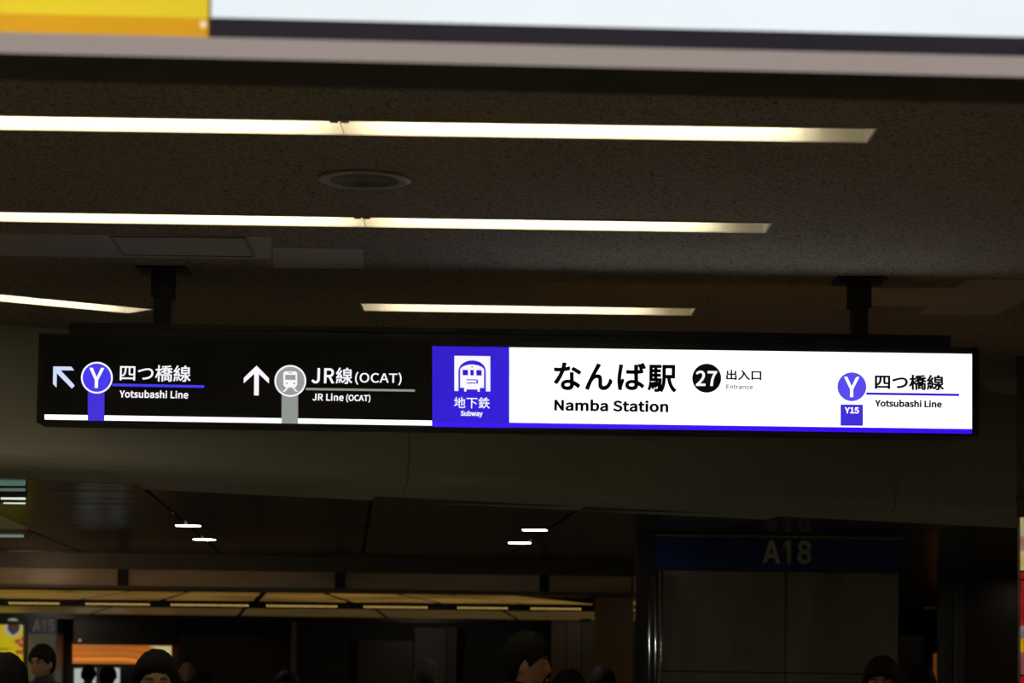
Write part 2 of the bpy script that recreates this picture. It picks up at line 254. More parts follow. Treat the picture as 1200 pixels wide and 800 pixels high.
"7":[555,[198,0,293,0,301,135,316,255,341,364,379,468,433,572,508,678,508,733,49,733,49,655,405,655,341,557,290,458,252,357,226,249,208,131]],
"E":[589,[101,0,534,0,534,79,193,79,193,346,471,346,471,425,193,425,193,655,523,655,523,733,101,733]],
"r":[388,[92,0,184,0,184,349,204,390,225,423,249,447,273,463,297,472,320,475,349,473,373,466,390,545,364,555,332,557,288,549,247,527,210,491,178,444,176,444,167,543,92,543]],
"c":[510,[306,-13,354,-8,400,5,443,27,482,55,442,117,415,96,384,79,350,67,314,63,267,70,226,89,193,120,167,162,152,212,146,271,152,330,168,381,194,423,229,454,270,473,317,480,347,477,375,467,401,452,425,433,471,493,440,518,405,538,362,552,313,557,245,549,183,523,130,482,89,426,62,355,52,271,61,188,86,117,125,62,176,21,237,-4]],
"d":[620,[277,-13,324,-7,368,10,408,34,442,64,445,64,453,0,528,0,528,796,436,796,436,587,441,494,406,521,371,540,332,553,288,557,228,548,172,522,124,480,86,424,62,353,53,271,60,187,81,117,114,61,159,20,213,-5],[297,64,253,70,216,89,186,119,165,160,152,211,147,272,153,331,168,381,193,423,225,454,262,473,304,480,337,477,370,467,403,449,436,423,436,138,402,105,369,82,334,69]],
"1":[555,[88,0,490,0,490,76,343,76,343,733,273,733,206,703,121,681,121,623,252,623,252,76,88,76]],
"5":[555,[262,-13,323,-6,379,17,428,53,467,102,493,164,502,238,494,312,472,371,437,416,392,448,340,466,281,472,222,464,171,443,190,655,466,655,466,733,110,733,86,391,135,360,165,379,193,392,223,400,257,403,300,398,337,383,368,359,390,326,404,285,409,236,404,186,388,144,364,109,332,84,295,68,253,63,195,70,147,88,107,114,73,144,27,84,54,60,85,37,120,17,161,1,208,-9]]}
GROTESK = {"A":[480,[16,0,198,509,281,509,463,0,388,0,346,122,133,122,91,0],[154,184,325,184,240,428]],
"1":[453,[276,509,276,0,212,0,212,448,209,448,86,358,86,427,198,509]],
"8":[453,[226,-7,178,-2,136,11,101,33,74,62,57,96,52,135,55,166,65,195,81,220,101,241,125,256,153,265,153,267,119,282,93,308,76,342,70,380,75,417,90,450,114,477,146,498,184,511,226,516,269,511,306,498,337,477,361,450,377,417,382,380,376,342,359,308,333,282,300,267,300,265,327,256,351,241,372,220,387,195,397,166,401,135,395,96,378,62,352,33,317,11,275,-2],[226,49,258,52,285,60,307,74,323,91,333,113,337,139,333,165,322,189,305,208,283,223,256,232,226,235,196,232,169,223,147,208,130,189,119,165,115,139,119,113,129,91,145,74,167,60,195,52],[226,290,252,292,274,300,293,313,307,330,316,351,319,376,316,399,308,420,294,437,275,449,252,457,226,460,200,457,177,449,159,437,145,420,136,399,133,376,136,351,145,330,159,313,178,300,201,292]],
"5":[453,[221,-7,178,-2,140,11,108,32,83,60,66,93,60,130,122,130,127,108,138,89,154,73,173,60,196,52,221,50,250,53,276,64,298,82,314,104,324,131,328,162,324,193,314,221,297,244,275,262,248,273,218,277,192,275,167,268,145,258,128,246,67,253,96,509,366,509,366,452,151,452,134,301,136,301,155,315,178,325,203,331,229,334,263,330,294,321,321,306,345,285,364,260,379,231,388,199,391,163,385,117,369,76,343,41,309,15,268,-1]],
"7":[453,[97,0,323,448,323,452,62,452,62,509,391,509,391,449,165,0]]}
# ---- flat print: filled outlines (2D curve fill keeps the holes of letters), turned to mesh, mapped onto a face of the scene
def fill_outline(splines, offset=0.0, k=1000.0):
    """splines: list of flat [x,y,...] in glyph units -> (verts2d, faces)"""
    cu = bpy.data.curves.new('outline', 'CURVE'); cu.dimensions = '2D'; cu.fill_mode = 'BOTH'
    for P in splines:
        n = len(P) // 2
        sp = cu.splines.new('POLY'); sp.points.add(n - 1); sp.use_cyclic_u = True
        for i in range(n): sp.points[i].co = (P[2 * i] / k, P[2 * i + 1] / k, 0, 1)
    cu.offset = offset
    o = bpy.data.objects.new('outline', cu); C.objects.link(o)
    dg = bpy.context.evaluated_depsgraph_get(); dg.update()
    me = bpy.data.meshes.new_from_object(o.evaluated_get(dg))
    V = [(v.co.x, v.co.y) for v in me.vertices]; Fc = [tuple(p.vertices) for p in me.polygons]
    bpy.data.objects.remove(o); bpy.data.curves.remove(cu); bpy.data.meshes.remove(me)
    return V, Fc
def text2d(s, font, bold=0.0, track=0, grow=0.0):
    spl = []; x = 0; first = None
    for ch in s:
        if ch == ' ': x += 230 + track; continue
        g = font[ch]
        if first is None: first = g
        for P in g[1:]:
            Q = list(P); Q[0::2] = [v + x for v in P[0::2]]; spl.append(Q)
        x += g[0] + track
    V, Fc = fill_outline(spl, grow)
    if bold > 0:                     # embolden: a band along every outline edge with round joints
        V = list(V); Fc = list(Fc)
        for P in spl:
            n = len(P) // 2; pts = [(P[2 * i] / 1000, P[2 * i + 1] / 1000) for i in range(n)]
            for i in range(n):
                (ax, ay), (bx, by) = pts[i], pts[(i + 1) % n]; L = math.hypot(bx - ax, by - ay)
                if L < 1e-6: continue
                nx, ny = -(by - ay) / L * bold, (bx - ax) / L * bold; k = len(V)
                V += [(ax + nx, ay + ny), (ax - nx, ay - ny), (bx - nx, by - ny), (bx + nx, by + ny)]; Fc.append((k, k + 1, k + 2, k + 3))
                k = len(V); V += [(ax + bold * math.cos(t * math.pi / 4), ay + bold * math.sin(t * math.pi / 4)) for t in range(8)]; Fc.append(tuple(range(k, k + 8)))
    fy = [v for P in first[1:] for v in P[1::2]]
    return V, Fc, (min(fy) / 1000 - bold, max(fy) / 1000 + bold)
def write(name, s, box4, depth, material, parent, font=None, bold=0.012, ref='first', track=0, xf=None, grow=0.0):
    """write s so that its ink spans photo columns x0..x1; rows y0..y1 (at column x0) are those of the reference glyph"""
    V, Fc, (f0, f1) = text2d(s, font or GLYPHS, bold, track, grow)
    xs = [v[0] for v in V]; ys = [v[1] for v in V]
    if ref == 'ink': f0, f1 = min(ys), max(ys)
    x0, y0, x1, y1 = box4
    a = PY(x0, y0, depth); b = PY(x0, y1, depth); c = PY(x1, y0, depth)
    u0, u1 = a.x, c.x; zt, zb = a.z, b.z
    mx, Mx = min(xs), max(xs)
    bm = bmesh.new()
    vv = [bm.verts.new((u0 + (x - mx) / (Mx - mx) * (u1 - u0), depth, zb + (y - f0) / (f1 - f0) * (zt - zb))) for x, y in V]
    for f in Fc:
        try: bm.faces.new([vv[i] for i in f])
        except ValueError: pass
    if xf is not None: bmesh.ops.transform(bm, matrix=xf, verts=bm.verts[:])
    return obj(name, bm, material, parent)
def flat(name, polys, depth, material, parent, xf=None, thick=None):
    """print made of polygons given in photo pixels on the plane Y=depth (thin plate when thick is given)"""
    bm = bmesh.new()
    for P in polys:
        pts = [PY(x, y, depth) for x, y in P]
        if thick: prism(bm, pts, (0, thick, 0))
        else: bm.faces.new([bm.verts.new(p) for p in pts])
    if xf is not None: bmesh.ops.transform(bm, matrix=xf, verts=bm.verts[:])
    return obj(name, bm, material, parent)
def circ(cx, cy, r, n=48, a0=0, a1=360):
    return [(cx + r * math.cos(math.radians(a0 + (a1 - a0) * i / n)), cy + r * math.sin(math.radians(a0 + (a1 - a0) * i / n))) for i in range(n + (a1 - a0 != 360))]
def ring_polys(cx, cy, r0, r1, n=48):
    out = []
    for i in range(n):
        a, b = 2 * math.pi * i / n, 2 * math.pi * (i + 1) / n
        out.append([(cx + r0 * math.cos(a), cy + r0 * math.sin(a)), (cx + r1 * math.cos(a), cy + r1 * math.sin(a)),
                    (cx + r1 * math.cos(b), cy + r1 * math.sin(b)), (cx + r0 * math.cos(b), cy + r0 * math.sin(b))])
    return out
def rect(x0, y0, x1, y1, s=0.0148):
    """level rectangle in the place; rows are given at x0"""
    d = (x1 - x0) * s
    return [(x0, y0), (x1, y0 + d), (x1, y1 + d), (x0, y1)]

# ================================================================== STRUCTURE
ZC = 3.246          # main ceiling
ZL = 2.49           # low polished ceiling beyond the beam
ZG = 2.18           # gold ceiling
fl = box('floor', (-9, -4, -0.05), (9, 46, 0), M_FLOOR); fl['kind'] = 'structure'
for nm, a, b_ in (('wall_left', (-9.1, -4, 0), (-9, 46, 4)), ('wall_right', (9, -4, 0), (9.1, 46, 4)),
                  ('wall_back', (-9, -4.1, 0), (9, -4, 4))):
    box(nm, a, b_, M_WALL)['kind'] = 'structure'

# strips of the recessed lamps: opening corners in photo pixels (near-left, near-right, far-right, far-left) or metres
def quad_px(n0, n1, f1, f0):
    return [PZ(*p, ZC) for p in (n0, n1, f1, f0)]
def strip(x0, x1, y0, y1):
    return [Vector((x0, y0, ZC)), Vector((x1, y0, ZC)), Vector((x1, y1, ZC)), Vector((x0, y1, ZC))]
q = PZ(600, 143.5, ZC); q2 = PZ(600, 159.5, ZC); Y1a, Y1b = q.y, q2.y
q = PZ(600, 256.3, ZC); q2 = PZ(600, 267.3, ZC); Y2a, Y2b = q.y, q2.y
q = PZ(620, 357.6, ZC); q2 = PZ(620, 366.0, ZC); Y3a, Y3b = q.y, q2.y
XJ1 = PZ(401, 150, ZC).x; XE1 = PZ(1020, 158, ZC).x
XJ2 = PZ(427, 261, ZC).x; XE2 = PZ(897, 269, ZC).x
XS3 = PZ(426, 361, ZC).x; XE3 = PZ(811, 367, ZC).x
S4 = quad_px((-330, 312), (178, 361.5), (150, 366.0), (-330, 321.5))
STRIPS = [
    dict(ends=(1, 0), q=strip(XJ1 - 1.62, XJ1 - 0.001, Y1a, Y1b), lab='lit recessed ceiling strip light on the left of the nearest row'),
    dict(ends=(0, 1), q=strip(XJ1 + 0.001, XE1, Y1a, Y1b), lab='longest lit recessed strip light, nearest row, ending at the upper right'),
    dict(ends=(1, 0), q=strip(XJ2 - 1.56, XJ2 - 0.001, Y2a, Y2b), lab='lit recessed strip light on the left of the second row'),
    dict(ends=(0, 1), q=strip(XJ2 + 0.001, XE2, Y2a, Y2b), lab='lit recessed strip light on the right of the second row'),
    dict(q=strip(XS3, XE3, Y3a, Y3b), lab='short lit strip light just above the top rail of the station sign'),
    dict(tail=0.07, q=S4, lab='slanting strip light at the far left running along the beam'),
]
# unseen rows behind and beside the camera, added to light the place
for (xa, ya) in ((XJ1 - 3.26, Y1a), (XJ2 - 3.2, Y2a)):
    STRIPS.append(dict(q=strip(xa, xa + 1.6, ya, ya + 0.18), lab=None))
for (xa, ya) in ((3.4, Y1a), (5.1, Y1a), (3.4, Y2a), (5.1, Y2a), (3.1, Y3a), (4.8, Y3a), (3.3, 12.9), (5.0, 12.9), (-6.0, Y1a - 1.6), (-6.3, Y2a)):
    STRIPS.append(dict(q=strip(xa, xa + 1.6, ya, ya + 0.18), lab=None))
for ya in (-2.4, -0.8, 0.8, 2.4, 4.45, 5.7):
    for xa in (-4.3, -2.6, -0.9, 0.8):
        STRIPS.append(dict(q=strip(xa, xa + 1.6, ya, ya + 0.18), lab=None))

# the main ceiling: one plate with an opening for every lamp
def ceiling_plate():
    cu = bpy.data.curves.new('c', 'CURVE'); cu.dimensions = '2D'; cu.fill_mode = 'BOTH'
    B0 = PZ(0, 380, ZC); B1 = PZ(1190, 475, ZC); d = (B1 - B0).normalized()
    far = [B0 + d * 14, B0 - d * 9]
    loops = [[Vector((-9, -4, 0)), Vector((9, -4, 0)), Vector((9, far[0].y, 0)), far[0], far[1], Vector((-9, far[1].y, 0))]]
    loops += [s['q'] for s in STRIPS]
    for P in loops:
        sp = cu.splines.new('POLY'); sp.points.add(len(P) - 1); sp.use_cyclic_u = True
        for i, p in enumerate(P): sp.points[i].co = (p.x, p.y, 0, 1)
    o = bpy.data.objects.new('c', cu); C.objects.link(o)
    dg = bpy.context.evaluated_depsgraph_get(); dg.update()
    me = bpy.data.meshes.new_from_object(o.evaluated_get(dg)); bpy.data.objects.remove(o)
    bm = bmesh.new(); bm.from_mesh(me); bmesh.ops.remove_doubles(bm, verts=bm.verts[:], dist=1e-5)
    for f in bm.faces:
        f.normal_update()
        if f.normal.z > 0: f.normal_flip()
    bmesh.ops.translate(bm, vec=(0, 0, ZC), verts=bm.verts[:])
    ce = obj('ceiling', bm, M_CEIL); ce['kind'] = 'structure'
    return B0, B1, d
BM0, BM1, BD = ceiling_plate()

M_TUBE = emi('fluorescent_tube', (255, 240, 205), TUBE)
OUT_N = [0]
def strip_light(s):
    if not s['lab']:
        OUT_N[0] += 1; c_ = sum(s['q'], Vector()) / 4
        side = 'beyond the left edge' if c_.x < -2.6 and c_.y > 5 else 'beyond the right edge' if c_.x > 3 and c_.y > 5 else 'over or behind the camera'
        s['lab2'] = 'lit ceiling strip light %s of the picture' % side if 'edge' in side else 'lit ceiling strip light ' + side
    q = s['q']; name = 'strip_light'
    ctr = sum(q, Vector()) / 4
    r = empty(name, (ctr.x, ctr.y, ZC), s['lab'] or s['lab2'], 'lamp',
              'strip lights ' + s['lab2'][24:] if not s['lab'] else 'recessed strip lights in the ceiling')
    H = 0.11
    bm = bmesh.new()           # reflector: open box above the opening, sides leaning in
    lo = [bm.verts.new(p + Vector((0, 0, 0.0))) for p in q]
    hi = []
    ax = (q[1] - q[0]).normalized()
    for i, p in enumerate(q):
        c = (q[0] + q[3]) / 2 if i in (0, 3) else (q[1] + q[2]) / 2
        inset = ax * (0.02 if i in (0, 3) else -0.02) * s.get('ends', (1, 1))[0 if i in (0, 3) else 1]
        hi.append(bm.verts.new(p + (c - p) * 0.12 + inset + Vector((0, 0, H))))
    for i in range(4):
        j = (i + 1) % 4; bm.faces.new((lo[i], lo[j], hi[j], hi[i]))
    bm.faces.new(hi)
    obj('reflector', bm, M_TROUGH, r)
    # thin rim flush with the ceiling
    bm = bmesh.new()
    for i in range(4):
        if (i == 1 and not s.get('ends', (1, 1))[1]) or (i == 3 and not s.get('ends', (1, 1))[0]): continue
        j = (i + 1) % 4; a, b = q[i], q[j]; t = (b - a).normalized(); n = Vector((t.y, -t.x, 0))
        prism(bm, [a - t * .004, b + t * .004, b + t * .004 + n * .008, a - t * .004 + n * .008], (0, 0, -0.004))
    obj('rim', bm, M_FRAMEW, r)
    # tube with end holders
    a = (q[0] + q[3]) / 2; b = (q[1] + q[2]) / 2; t = (b - a).normalized(); z = Vector((0, 0, 0.072))
    ya = (q[3] - q[0]).normalized() * 0.0
    e0, e1 = s.get('ends', (1, 1))
    a2 = a + t * (0.10 if e0 else .045) + z; b2 = b - t * (s.get('tail', 0.21) if e1 else .045) + z
    if s['lab'] is None: b2 = b - t * 0.10 + z
    bm = bmesh.new(); add_cyl(bm, a2, b2, 0.014, 12); obj('tube', bm, M_TUBE, r, smooth=True)
    for p, sg in ((a2, -1), (b2, 1)):
        bm = bmesh.new()
        add_cyl(bm, p, p + t * sg * 0.03, 0.017, 12)
        add_box(bm, p + t * sg * 0.015 + Vector((-0.012, -0.012, 0)), p + t * sg * 0.015 + Vector((0.012, 0.012, 0.036)))
        obj('lamp_holder', bm, M_FRAMEW, r)
    return r
for s in STRIPS: strip_light(s)

# small dark clips at the joints of the two rows
def joint(xj, ya, yb, lab):
    bm = bmesh.new()
    for dx in (-0.03, 0.004):
        add_box(bm, (xj + dx, ya - 0.004, ZC - 0.007), (xj + dx + 0.024, ya + 0.012, ZC - 0.001))
    o = obj('joint_clip', bm, M_DARK); tag(o, lab, 'clip')
joint(XJ1, Y1a, Y1b, 'small dark clip where the two lights of the nearest row meet')
joint(XJ2, Y2a, Y2b, 'small dark clip where the two lights of the second row meet')

# ceiling speaker
p = PZ(427, 209.3, ZC)
sp = empty('ceiling_speaker', (p.x, p.y, ZC), 'round flush speaker grille in the ceiling between two light rows', 'speaker')
bm = bmesh.new(); ring(bm, (p.x, p.y), 0.118, 0.160, ZC - 0.007, ZC, 64); obj('rim', bm, mat('speaker_rim', (0.30, 0.27, 0.21), 0.5), sp, True)
bm = bmesh.new(); add_cyl(bm, (p.x, p.y, ZC - 0.004), (p.x, p.y, ZC - 0.001), 0.119, 48); obj('grille', bm, mat('speaker_grille', (0.16, 0.15, 0.14), 0.5, bump=0.8, bscale=300), sp)
bm = bmesh.new()
for k in range(5): ring(bm, (p.x, p.y), 0.02 + k * 0.021, 0.023 + k * 0.021, ZC - 0.006, ZC - 0.004, 40)
obj('grille_rib', bm, mat('speaker_rib', (0.17, 0.16, 0.15)), sp)['kind'] = 'stuff'

# smooth boards let into the textured ceiling
def board(pix, lab, name='ceiling_board', t=0.0025):
    bm = bmesh.new(); prism(bm, [PZ(x, y, ZC) for x, y in pix], (0, 0, -t))
    return tag(obj(name, bm, M_PATCH), lab, 'board')
bd = board([(-60, 272), (318, 276.5), (318, 303), (-60, 298)], 'long smooth board flush in the ceiling above the left hanger, with hatch')
board([(320, 289.5), (426, 291), (426, 314.5), (320, 313)], 'small smooth ceiling board right of the hatch board')
board([(1018, 337), (1120, 336), (1136, 327), (1250, 328), (1250, 330), (1166, 368), (1076, 368), (1086, 358), (1018, 357.5)],
      'angular smooth ceiling board right of the right hanger')
board([(1150, 446), (1215, 447), (1215, 460), (1182, 462), (1164, 458)], 'small smooth board near beam behind the sign end')
ht = empty('access_hatch', (PZ(212, 288, ZC).x, PZ(212, 288, ZC).y, ZC), 'rectangular access hatch with thin frame in left ceiling board', 'hatch')
o_ = [PZ(*c, ZC - .0025) for c in ((128, 276), (288, 277.5), (299, 300), (142, 298))]
cc = sum(o_, Vector()) / 4
bm = bmesh.new()
for i in range(4):
    a, b = o_[i], o_[(i + 1) % 4]
    k = 0.955
    prism(bm, [a, b, cc + (b - cc) * k, cc + (a - cc) * k], (0, 0, -0.006))
obj('frame', bm, mat('hatch_frame', (0.22, 0.2, 0.18), 0.5), ht)
bm = bmesh.new(); prism(bm, [cc + (a - cc) * 0.95 for a in o_], (0, 0, -0.003)); obj('hatch_door', bm, M_PATCH, ht)

# beam: rounded lower edge, boards with open joints
BN = Vector((BD.y, -BD.x, 0))           # towards the camera
prof = [(0.0, ZC + 0.002), (0.0, ZL + 0.13)]
for i in range(1, 9):
    a = math.pi / 2 * i / 8
    prof.append((0.16 * (1 - math.cos(a)), ZL + 0.13 * (1 - math.sin(a))))
prof += [(0.5, ZL), (0.5, ZC + 0.002)]
bmr = box('wall_front', (0, 0, 0), (1, 1, 1), M_DARK); bpy.data.objects.remove(bmr)
beam = empty('wall_front', (BM0.x, BM0.y, 0)); beam['kind'] = 'structure'
def on_line(px, py=550):
    r = ray(px, py); n = BN
    t = (BM0 - CAM).dot(n) / r.dot(n); return (CAM + r * t - BM0).dot(BD)
s1 = on_line(479); s2 = on_line(1050); dl = s2 - s1
cuts = [s1 - 2 * dl, s1 - dl, s1, s2, s2 + dl, s2 + 2 * dl]
for i in range(len(cuts) - 1):
    bm = bmesh.new()
    a = cuts[i] + 0.003; b = cuts[i + 1] - 0.003
    pts = [BM0 * 1 + BD * a - BN * u for u, z in prof]
    for p, (u, z) in zip(pts, prof): p.z = z
    prism(bm, pts, BD * (b - a)); obj('beam_board', bm, M_BEAM, beam)
bm = bmesh.new()
pts = [BM0 + BD * cuts[0] - BN * u for u in (0.02, 0.45, 0.45, 0.02)]
for p, z in zip(pts, (ZL + 0.2, ZL + 0.2, ZC, ZC)): p.z = z
prism(bm, pts, BD * (cuts[-1] - cuts[0])); obj('beam_core', bm, M_DARK, beam)

# low polished ceiling: panels 1.2 m wide with open joints, cut along the beam
AX = Vector((-0.068, 1, 0)).normalized(); AY = Vector((1, 0.068, 0)).normalized()
O = PZ(425, 650, ZL)
lowc = empty('ceiling', (0, 16, ZL)); lowc['kind'] = 'structure'
def clip_beam(bm, y1=None):
    g = bm.verts[:] + bm.edges[:] + bm.faces[:]
    r = bmesh.ops.bisect_plane(bm, geom=g, plane_co=BM0 - BN * 0.17, plane_no=BN, clear_outer=True)
    bmesh.ops.holes_fill(bm, edges=bm.edges[:])
    if y1 is not None:
        g = bm.verts[:] + bm.edges[:] + bm.faces[:]
        bmesh.ops.bisect_plane(bm, geom=g, plane_co=(0, y1, 0), plane_no=(0, 1, 0), clear_outer=True)
        bmesh.ops.holes_fill(bm, edges=bm.edges[:])
YF = 20.8
for i in range(-6, 7):
    w0 = 1.21
    for k in range(-6, 3):
        a = O + AY * (i * w0 + 0.011) + AX * (k * 2.3 + 0.0 + 0.008 + (0.4 if i % 2 else 0)); L_ = 2.3 - 0.016
        pts = [a, a + AY * (w0 - 0.022), a + AY * (w0 - 0.022) + AX * L_, a + AX * L_]
        tilt = random.uniform(-.004, .004)
        for j, p in enumerate(pts): p.z = ZL + (tilt if j in (1, 2) else 0)
        bm = bmesh.new(); prism(bm, pts, (0, 0, 0.02)); clip_beam(bm, None if O.x + i * w0 > 0.9 else YF)
        if len(bm.faces) < 4: bm.free(); continue
        obj('ceiling_panel', bm, M_MIRR, lowc)
bm = bmesh.new(); prism(bm, [(-9, 8, ZL + .08), (9, 8, ZL + .08), (9, 30, ZL + .08), (-9, 30, ZL + .08)], (0, 0, 0.05)); clip_beam(bm)
obj('ceiling_backing', bm, M_BLACK, lowc)

# round downlights in the polished ceiling
M_DL = emi('downlight_lens', (255, 252, 250), 40.0)
M_DLW = emi('warm_downlight_lens', (255, 170, 80), 0.9)
def downlight(px, py, z, rad, lens, lab, grp):
    c = PZ(px, py, z)
    r = empty('downlight', (c.x, c.y, z), lab, 'lamp', grp)
    bm = bmesh.new(); ring(bm, (c.x, c.y), rad, rad * 1.22, z - 0.008, z + 0.004, 32); obj('rim', bm, M_BLACK, r)
    bm = bmesh.new(); add_cyl(bm, (c.x, c.y, z - 0.006), (c.x, c.y, z - 0.002), rad, 32); obj('lens', bm, lens, r)
for px, py, lab in ((220.5, 614.7, 'round white downlight left of centre, nearer of the left pair'), (239.3, 631, 'round white downlight left of centre, farther of the left pair'),
                    (626.5, 619.7, 'round white downlight near centre, nearer of the right pair'), (609, 635, 'round white downlight near centre, farther of the right pair')):
    downlight(px, py, ZL, 0.088, M_DL, lab, 'downlights in the polished ceiling')

# unseen downlights added on both sides to brighten the hall
for k, (x, y) in enumerate(((-4.3, 14), (-4.8, 17), (-5.2, 19.5), (-5.8, 15.5), (4.6, 16.8), (5.4, 18.5), (5.9, 21), (5.0, 23.5), (-6.6, 18))):
    r = empty('downlight', (x, y, ZL), 'added white downlight beyond the %s edge of the picture' % ('left' if x < 0 else 'right'), 'lamp', 'added downlights beyond the %s edge' % ('left' if x < 0 else 'right'))
    bm = bmesh.new(); ring(bm, (x, y), .09, .11, ZL - 0.008, ZL + 0.004, 24); obj('rim', bm, M_BLACK, r)
    bm = bmesh.new(); add_cyl(bm, (x, y, ZL - 0.006), (x, y, ZL - 0.002), .09, 24); obj('lens', bm, emi('added_downlight_lens', (255, 236, 205), 60.0), r)

# glowing bars imitating a reflected light at the far left of the polished ceiling
M_LP = emi('reflected_glow_bright', (235, 245, 225), 0.9); M_LPT = emi('reflected_glow_dim', (72, 100, 90), 1.0)
c = PZ(12, 584, ZL)
lp = empty('reflected_glow', (c.x, c.y, ZL), 'bright bars imitating reflected light at left edge below the beam', 'lamp')
for k, (ya, yb, mm) in enumerate(((562, 566, M_LPT), (568, 572.5, M_LPT), (579, 582.6, M_LP), (585, 587.6, M_LP))):
    bm = bmesh.new(); x0 = -60 if k < 2 else (0 + 3 * k - 5)
    prism(bm, [PZ(x0, ya, ZL), PZ(30, ya + .4, ZL), PZ(30, yb + .4, ZL), PZ(x0, yb, ZL)], (0, 0, -0.012)); obj('glow_bar', bm, mm, lp)
bm = bmesh.new()
for ya, yb in ((566, 568), (572.5, 579), (582.6, 585)):
    prism(bm, [PZ(-60, ya, ZL), PZ(32, ya + .4, ZL), PZ(32, yb + .4, ZL), PZ(-60, yb, ZL)], (0, 0, -0.016))
obj('dark_bar', bm, M_BLACK, lp)
bm = bmesh.new(); M_GR = emi('reflected_glow_green', (42, 42, 24), 1.0)  # greenish glow standing in for reflected light
prism(bm, [PZ(-60, 600, ZL), PZ(0, 602, ZL), PZ(34, 618.5, ZL), PZ(-60, 617.5, ZL)], (0, 0, -0.01))
tag(obj('glow_panel', bm, M_GR), 'dim greenish glow imitating a reflection at left edge, beyond the bright bars', 'lamp')
bm = bmesh.new(); prism(bm, [PZ(-60, 625.8, ZL), PZ(28, 626.3, ZL), PZ(28, 627.8, ZL), PZ(-60, 627.3, ZL)], (0, 0, -0.01))
tag(obj('glow_panel', bm, emi('cool_strip', (110, 125, 115), 1)), 'thin cool white light line at the far left of polished ceiling', 'lamp')

# glazed fascia across the hall
fa = empty('fascia', (-3, YF, 0), 'dark framed fascia of reflective panels hanging across the hall', 'fascia')
z0, z1 = PY(300, 646, YF).z, PY(300, 691.5, YF).z
zt, zb = PY(300, 669, YF).z, PY(300, 688, YF).z
xr = PY(746, 680, YF).x; xl = -8.8
box('top_rail', (xl, YF, zt), (xr, YF + 0.12, ZL + .01), mat('fascia_rail', (0.10, 0.095, 0.08), 0.4), fa)
box('bottom_rail', (xl, YF, z1), (xr, YF + 0.12, zb), mat('fascia_rail', (0.10, 0.095, 0.08), 0.4), fa)
posts = [-112, 143, 398, 638, 746]
xs = [PY(x, 680, YF).x for x in posts]
for x in xs[:-1]: box('mullion', (x - .04, YF - 0.01, zb), (x + .04, YF + .1, zt), M_BLACK, fa)
M_FP = mat('bronze_mirror_panel', (0.58, 0.44, 0.26), 0.3, metal=0.0, var=0.3, scale=2.0, bump=0.5, bscale=3, stretch=(0.5, 1, 2))
for i in range(len(xs) - 1):
    box('fascia_panel', (xs[i] + .045, YF + 0.03, zb), (xs[i + 1] - .045, YF + 0.05, zt), M_FP, fa)
box('fascia_panel', (xl, YF + 0.03, zb), (xs[0] - .045, YF + 0.05, zt), M_FP, fa)
# the panels get their warm tone from a brown base colour

# gold ceiling: fan of panels, dashed lamp rows, second row of panels
gc = empty('ceiling', (-2, 28, ZG)); gc['kind'] = 'structure'
M_GA = emi('gold_glow_panel', (100, 75, 32), 1.0, var=0.45, scale=0.9)  # panels glow by themselves in place of cove light on them
M_GB = emi('amber_glow_panel', (62, 48, 24), 1.0, var=0.3, scale=1.0)
M_GD = emi('gold_lamp', (205, 170, 92), 1.0)
bots = [-130, -10, 95, 190, 300, 410, 515, 612, 699]; tops = [-20, 85, 152, 220, 309, 382, 468, 530, 606]
ya_ = lambda x: 691.5 + 0.0115 * x
yb_ = lambda x: 706.0 + 0.0105 * x
def pd(px, py, d): return PY(px, py, d)
for i in range(len(bots) - 1):
    g = 4
    P = [pd(tops[i] + g, ya_(tops[i]), 23.5), pd(tops[i + 1] - g, ya_(tops[i + 1]), 23.5), pd(bots[i + 1] - g, yb_(bots[i + 1]) - 5.0, 26.0), pd(bots[i] + g, yb_(bots[i]) - 5.0, 26.0)]
    bm = bmesh.new(); prism(bm, P, (0, 0, 0.006)); obj('glow_panel', bm, M_GA, gc)
rb = [-80, 107, 280, 453, 606, 699]; rt = [-50, 130, 287, 441, 590, 699]
for i in range(len(rb) - 1):
    g = 2.5
    P = [pd(rt[i] + g, yb_(rt[i]) + 4.0, 27.5), pd(rt[i + 1] - g, yb_(rt[i + 1]) + 4.0, 27.5), pd(rb[i + 1] - g, 715.5 + 0.013 * rb[i + 1] + 2, 34), pd(rb[i] + g, 715.5 + 0.013 * rb[i] + 2, 34)]
    bm = bmesh.new(); prism(bm, P, (0, 0, 0.006)); obj('glow_panel', bm, M_GB, gc)
for a, b in ((10, 70), (100, 175), (200, 292), (312, 396), (426, 500), (536, 596), (622, 682)):
    bm = bmesh.new(); x = a
    while x < b:
        P = [pd(x, yb_(x) - .6, 27), pd(x + 2.4, yb_(x) - .6, 27), pd(x + 3.0, yb_(x) + 1.1, 27), pd(x + .6, yb_(x) + 1.1, 27)]
        prism(bm, P, (0, 0.03, 0)); x += 4.0
    obj('lamp_row', bm, M_GD, gc)
box('ceiling_backing', (-8.8, 21.2, 2.50), (PY(746, 700, YF).x, 36.4, 2.56), mat('brown_soffit', (0.07, 0.055, 0.03), 0.6), gc)
bm = bmesh.new(); prism(bm, [pd(-200, 714, 35.6), pd(750, 726, 35.6), pd(750, 732, 35.6), pd(-200, 722, 35.6)], (0, 0.1, 0)); obj('soffit_edge', bm, M_DARK, gc)

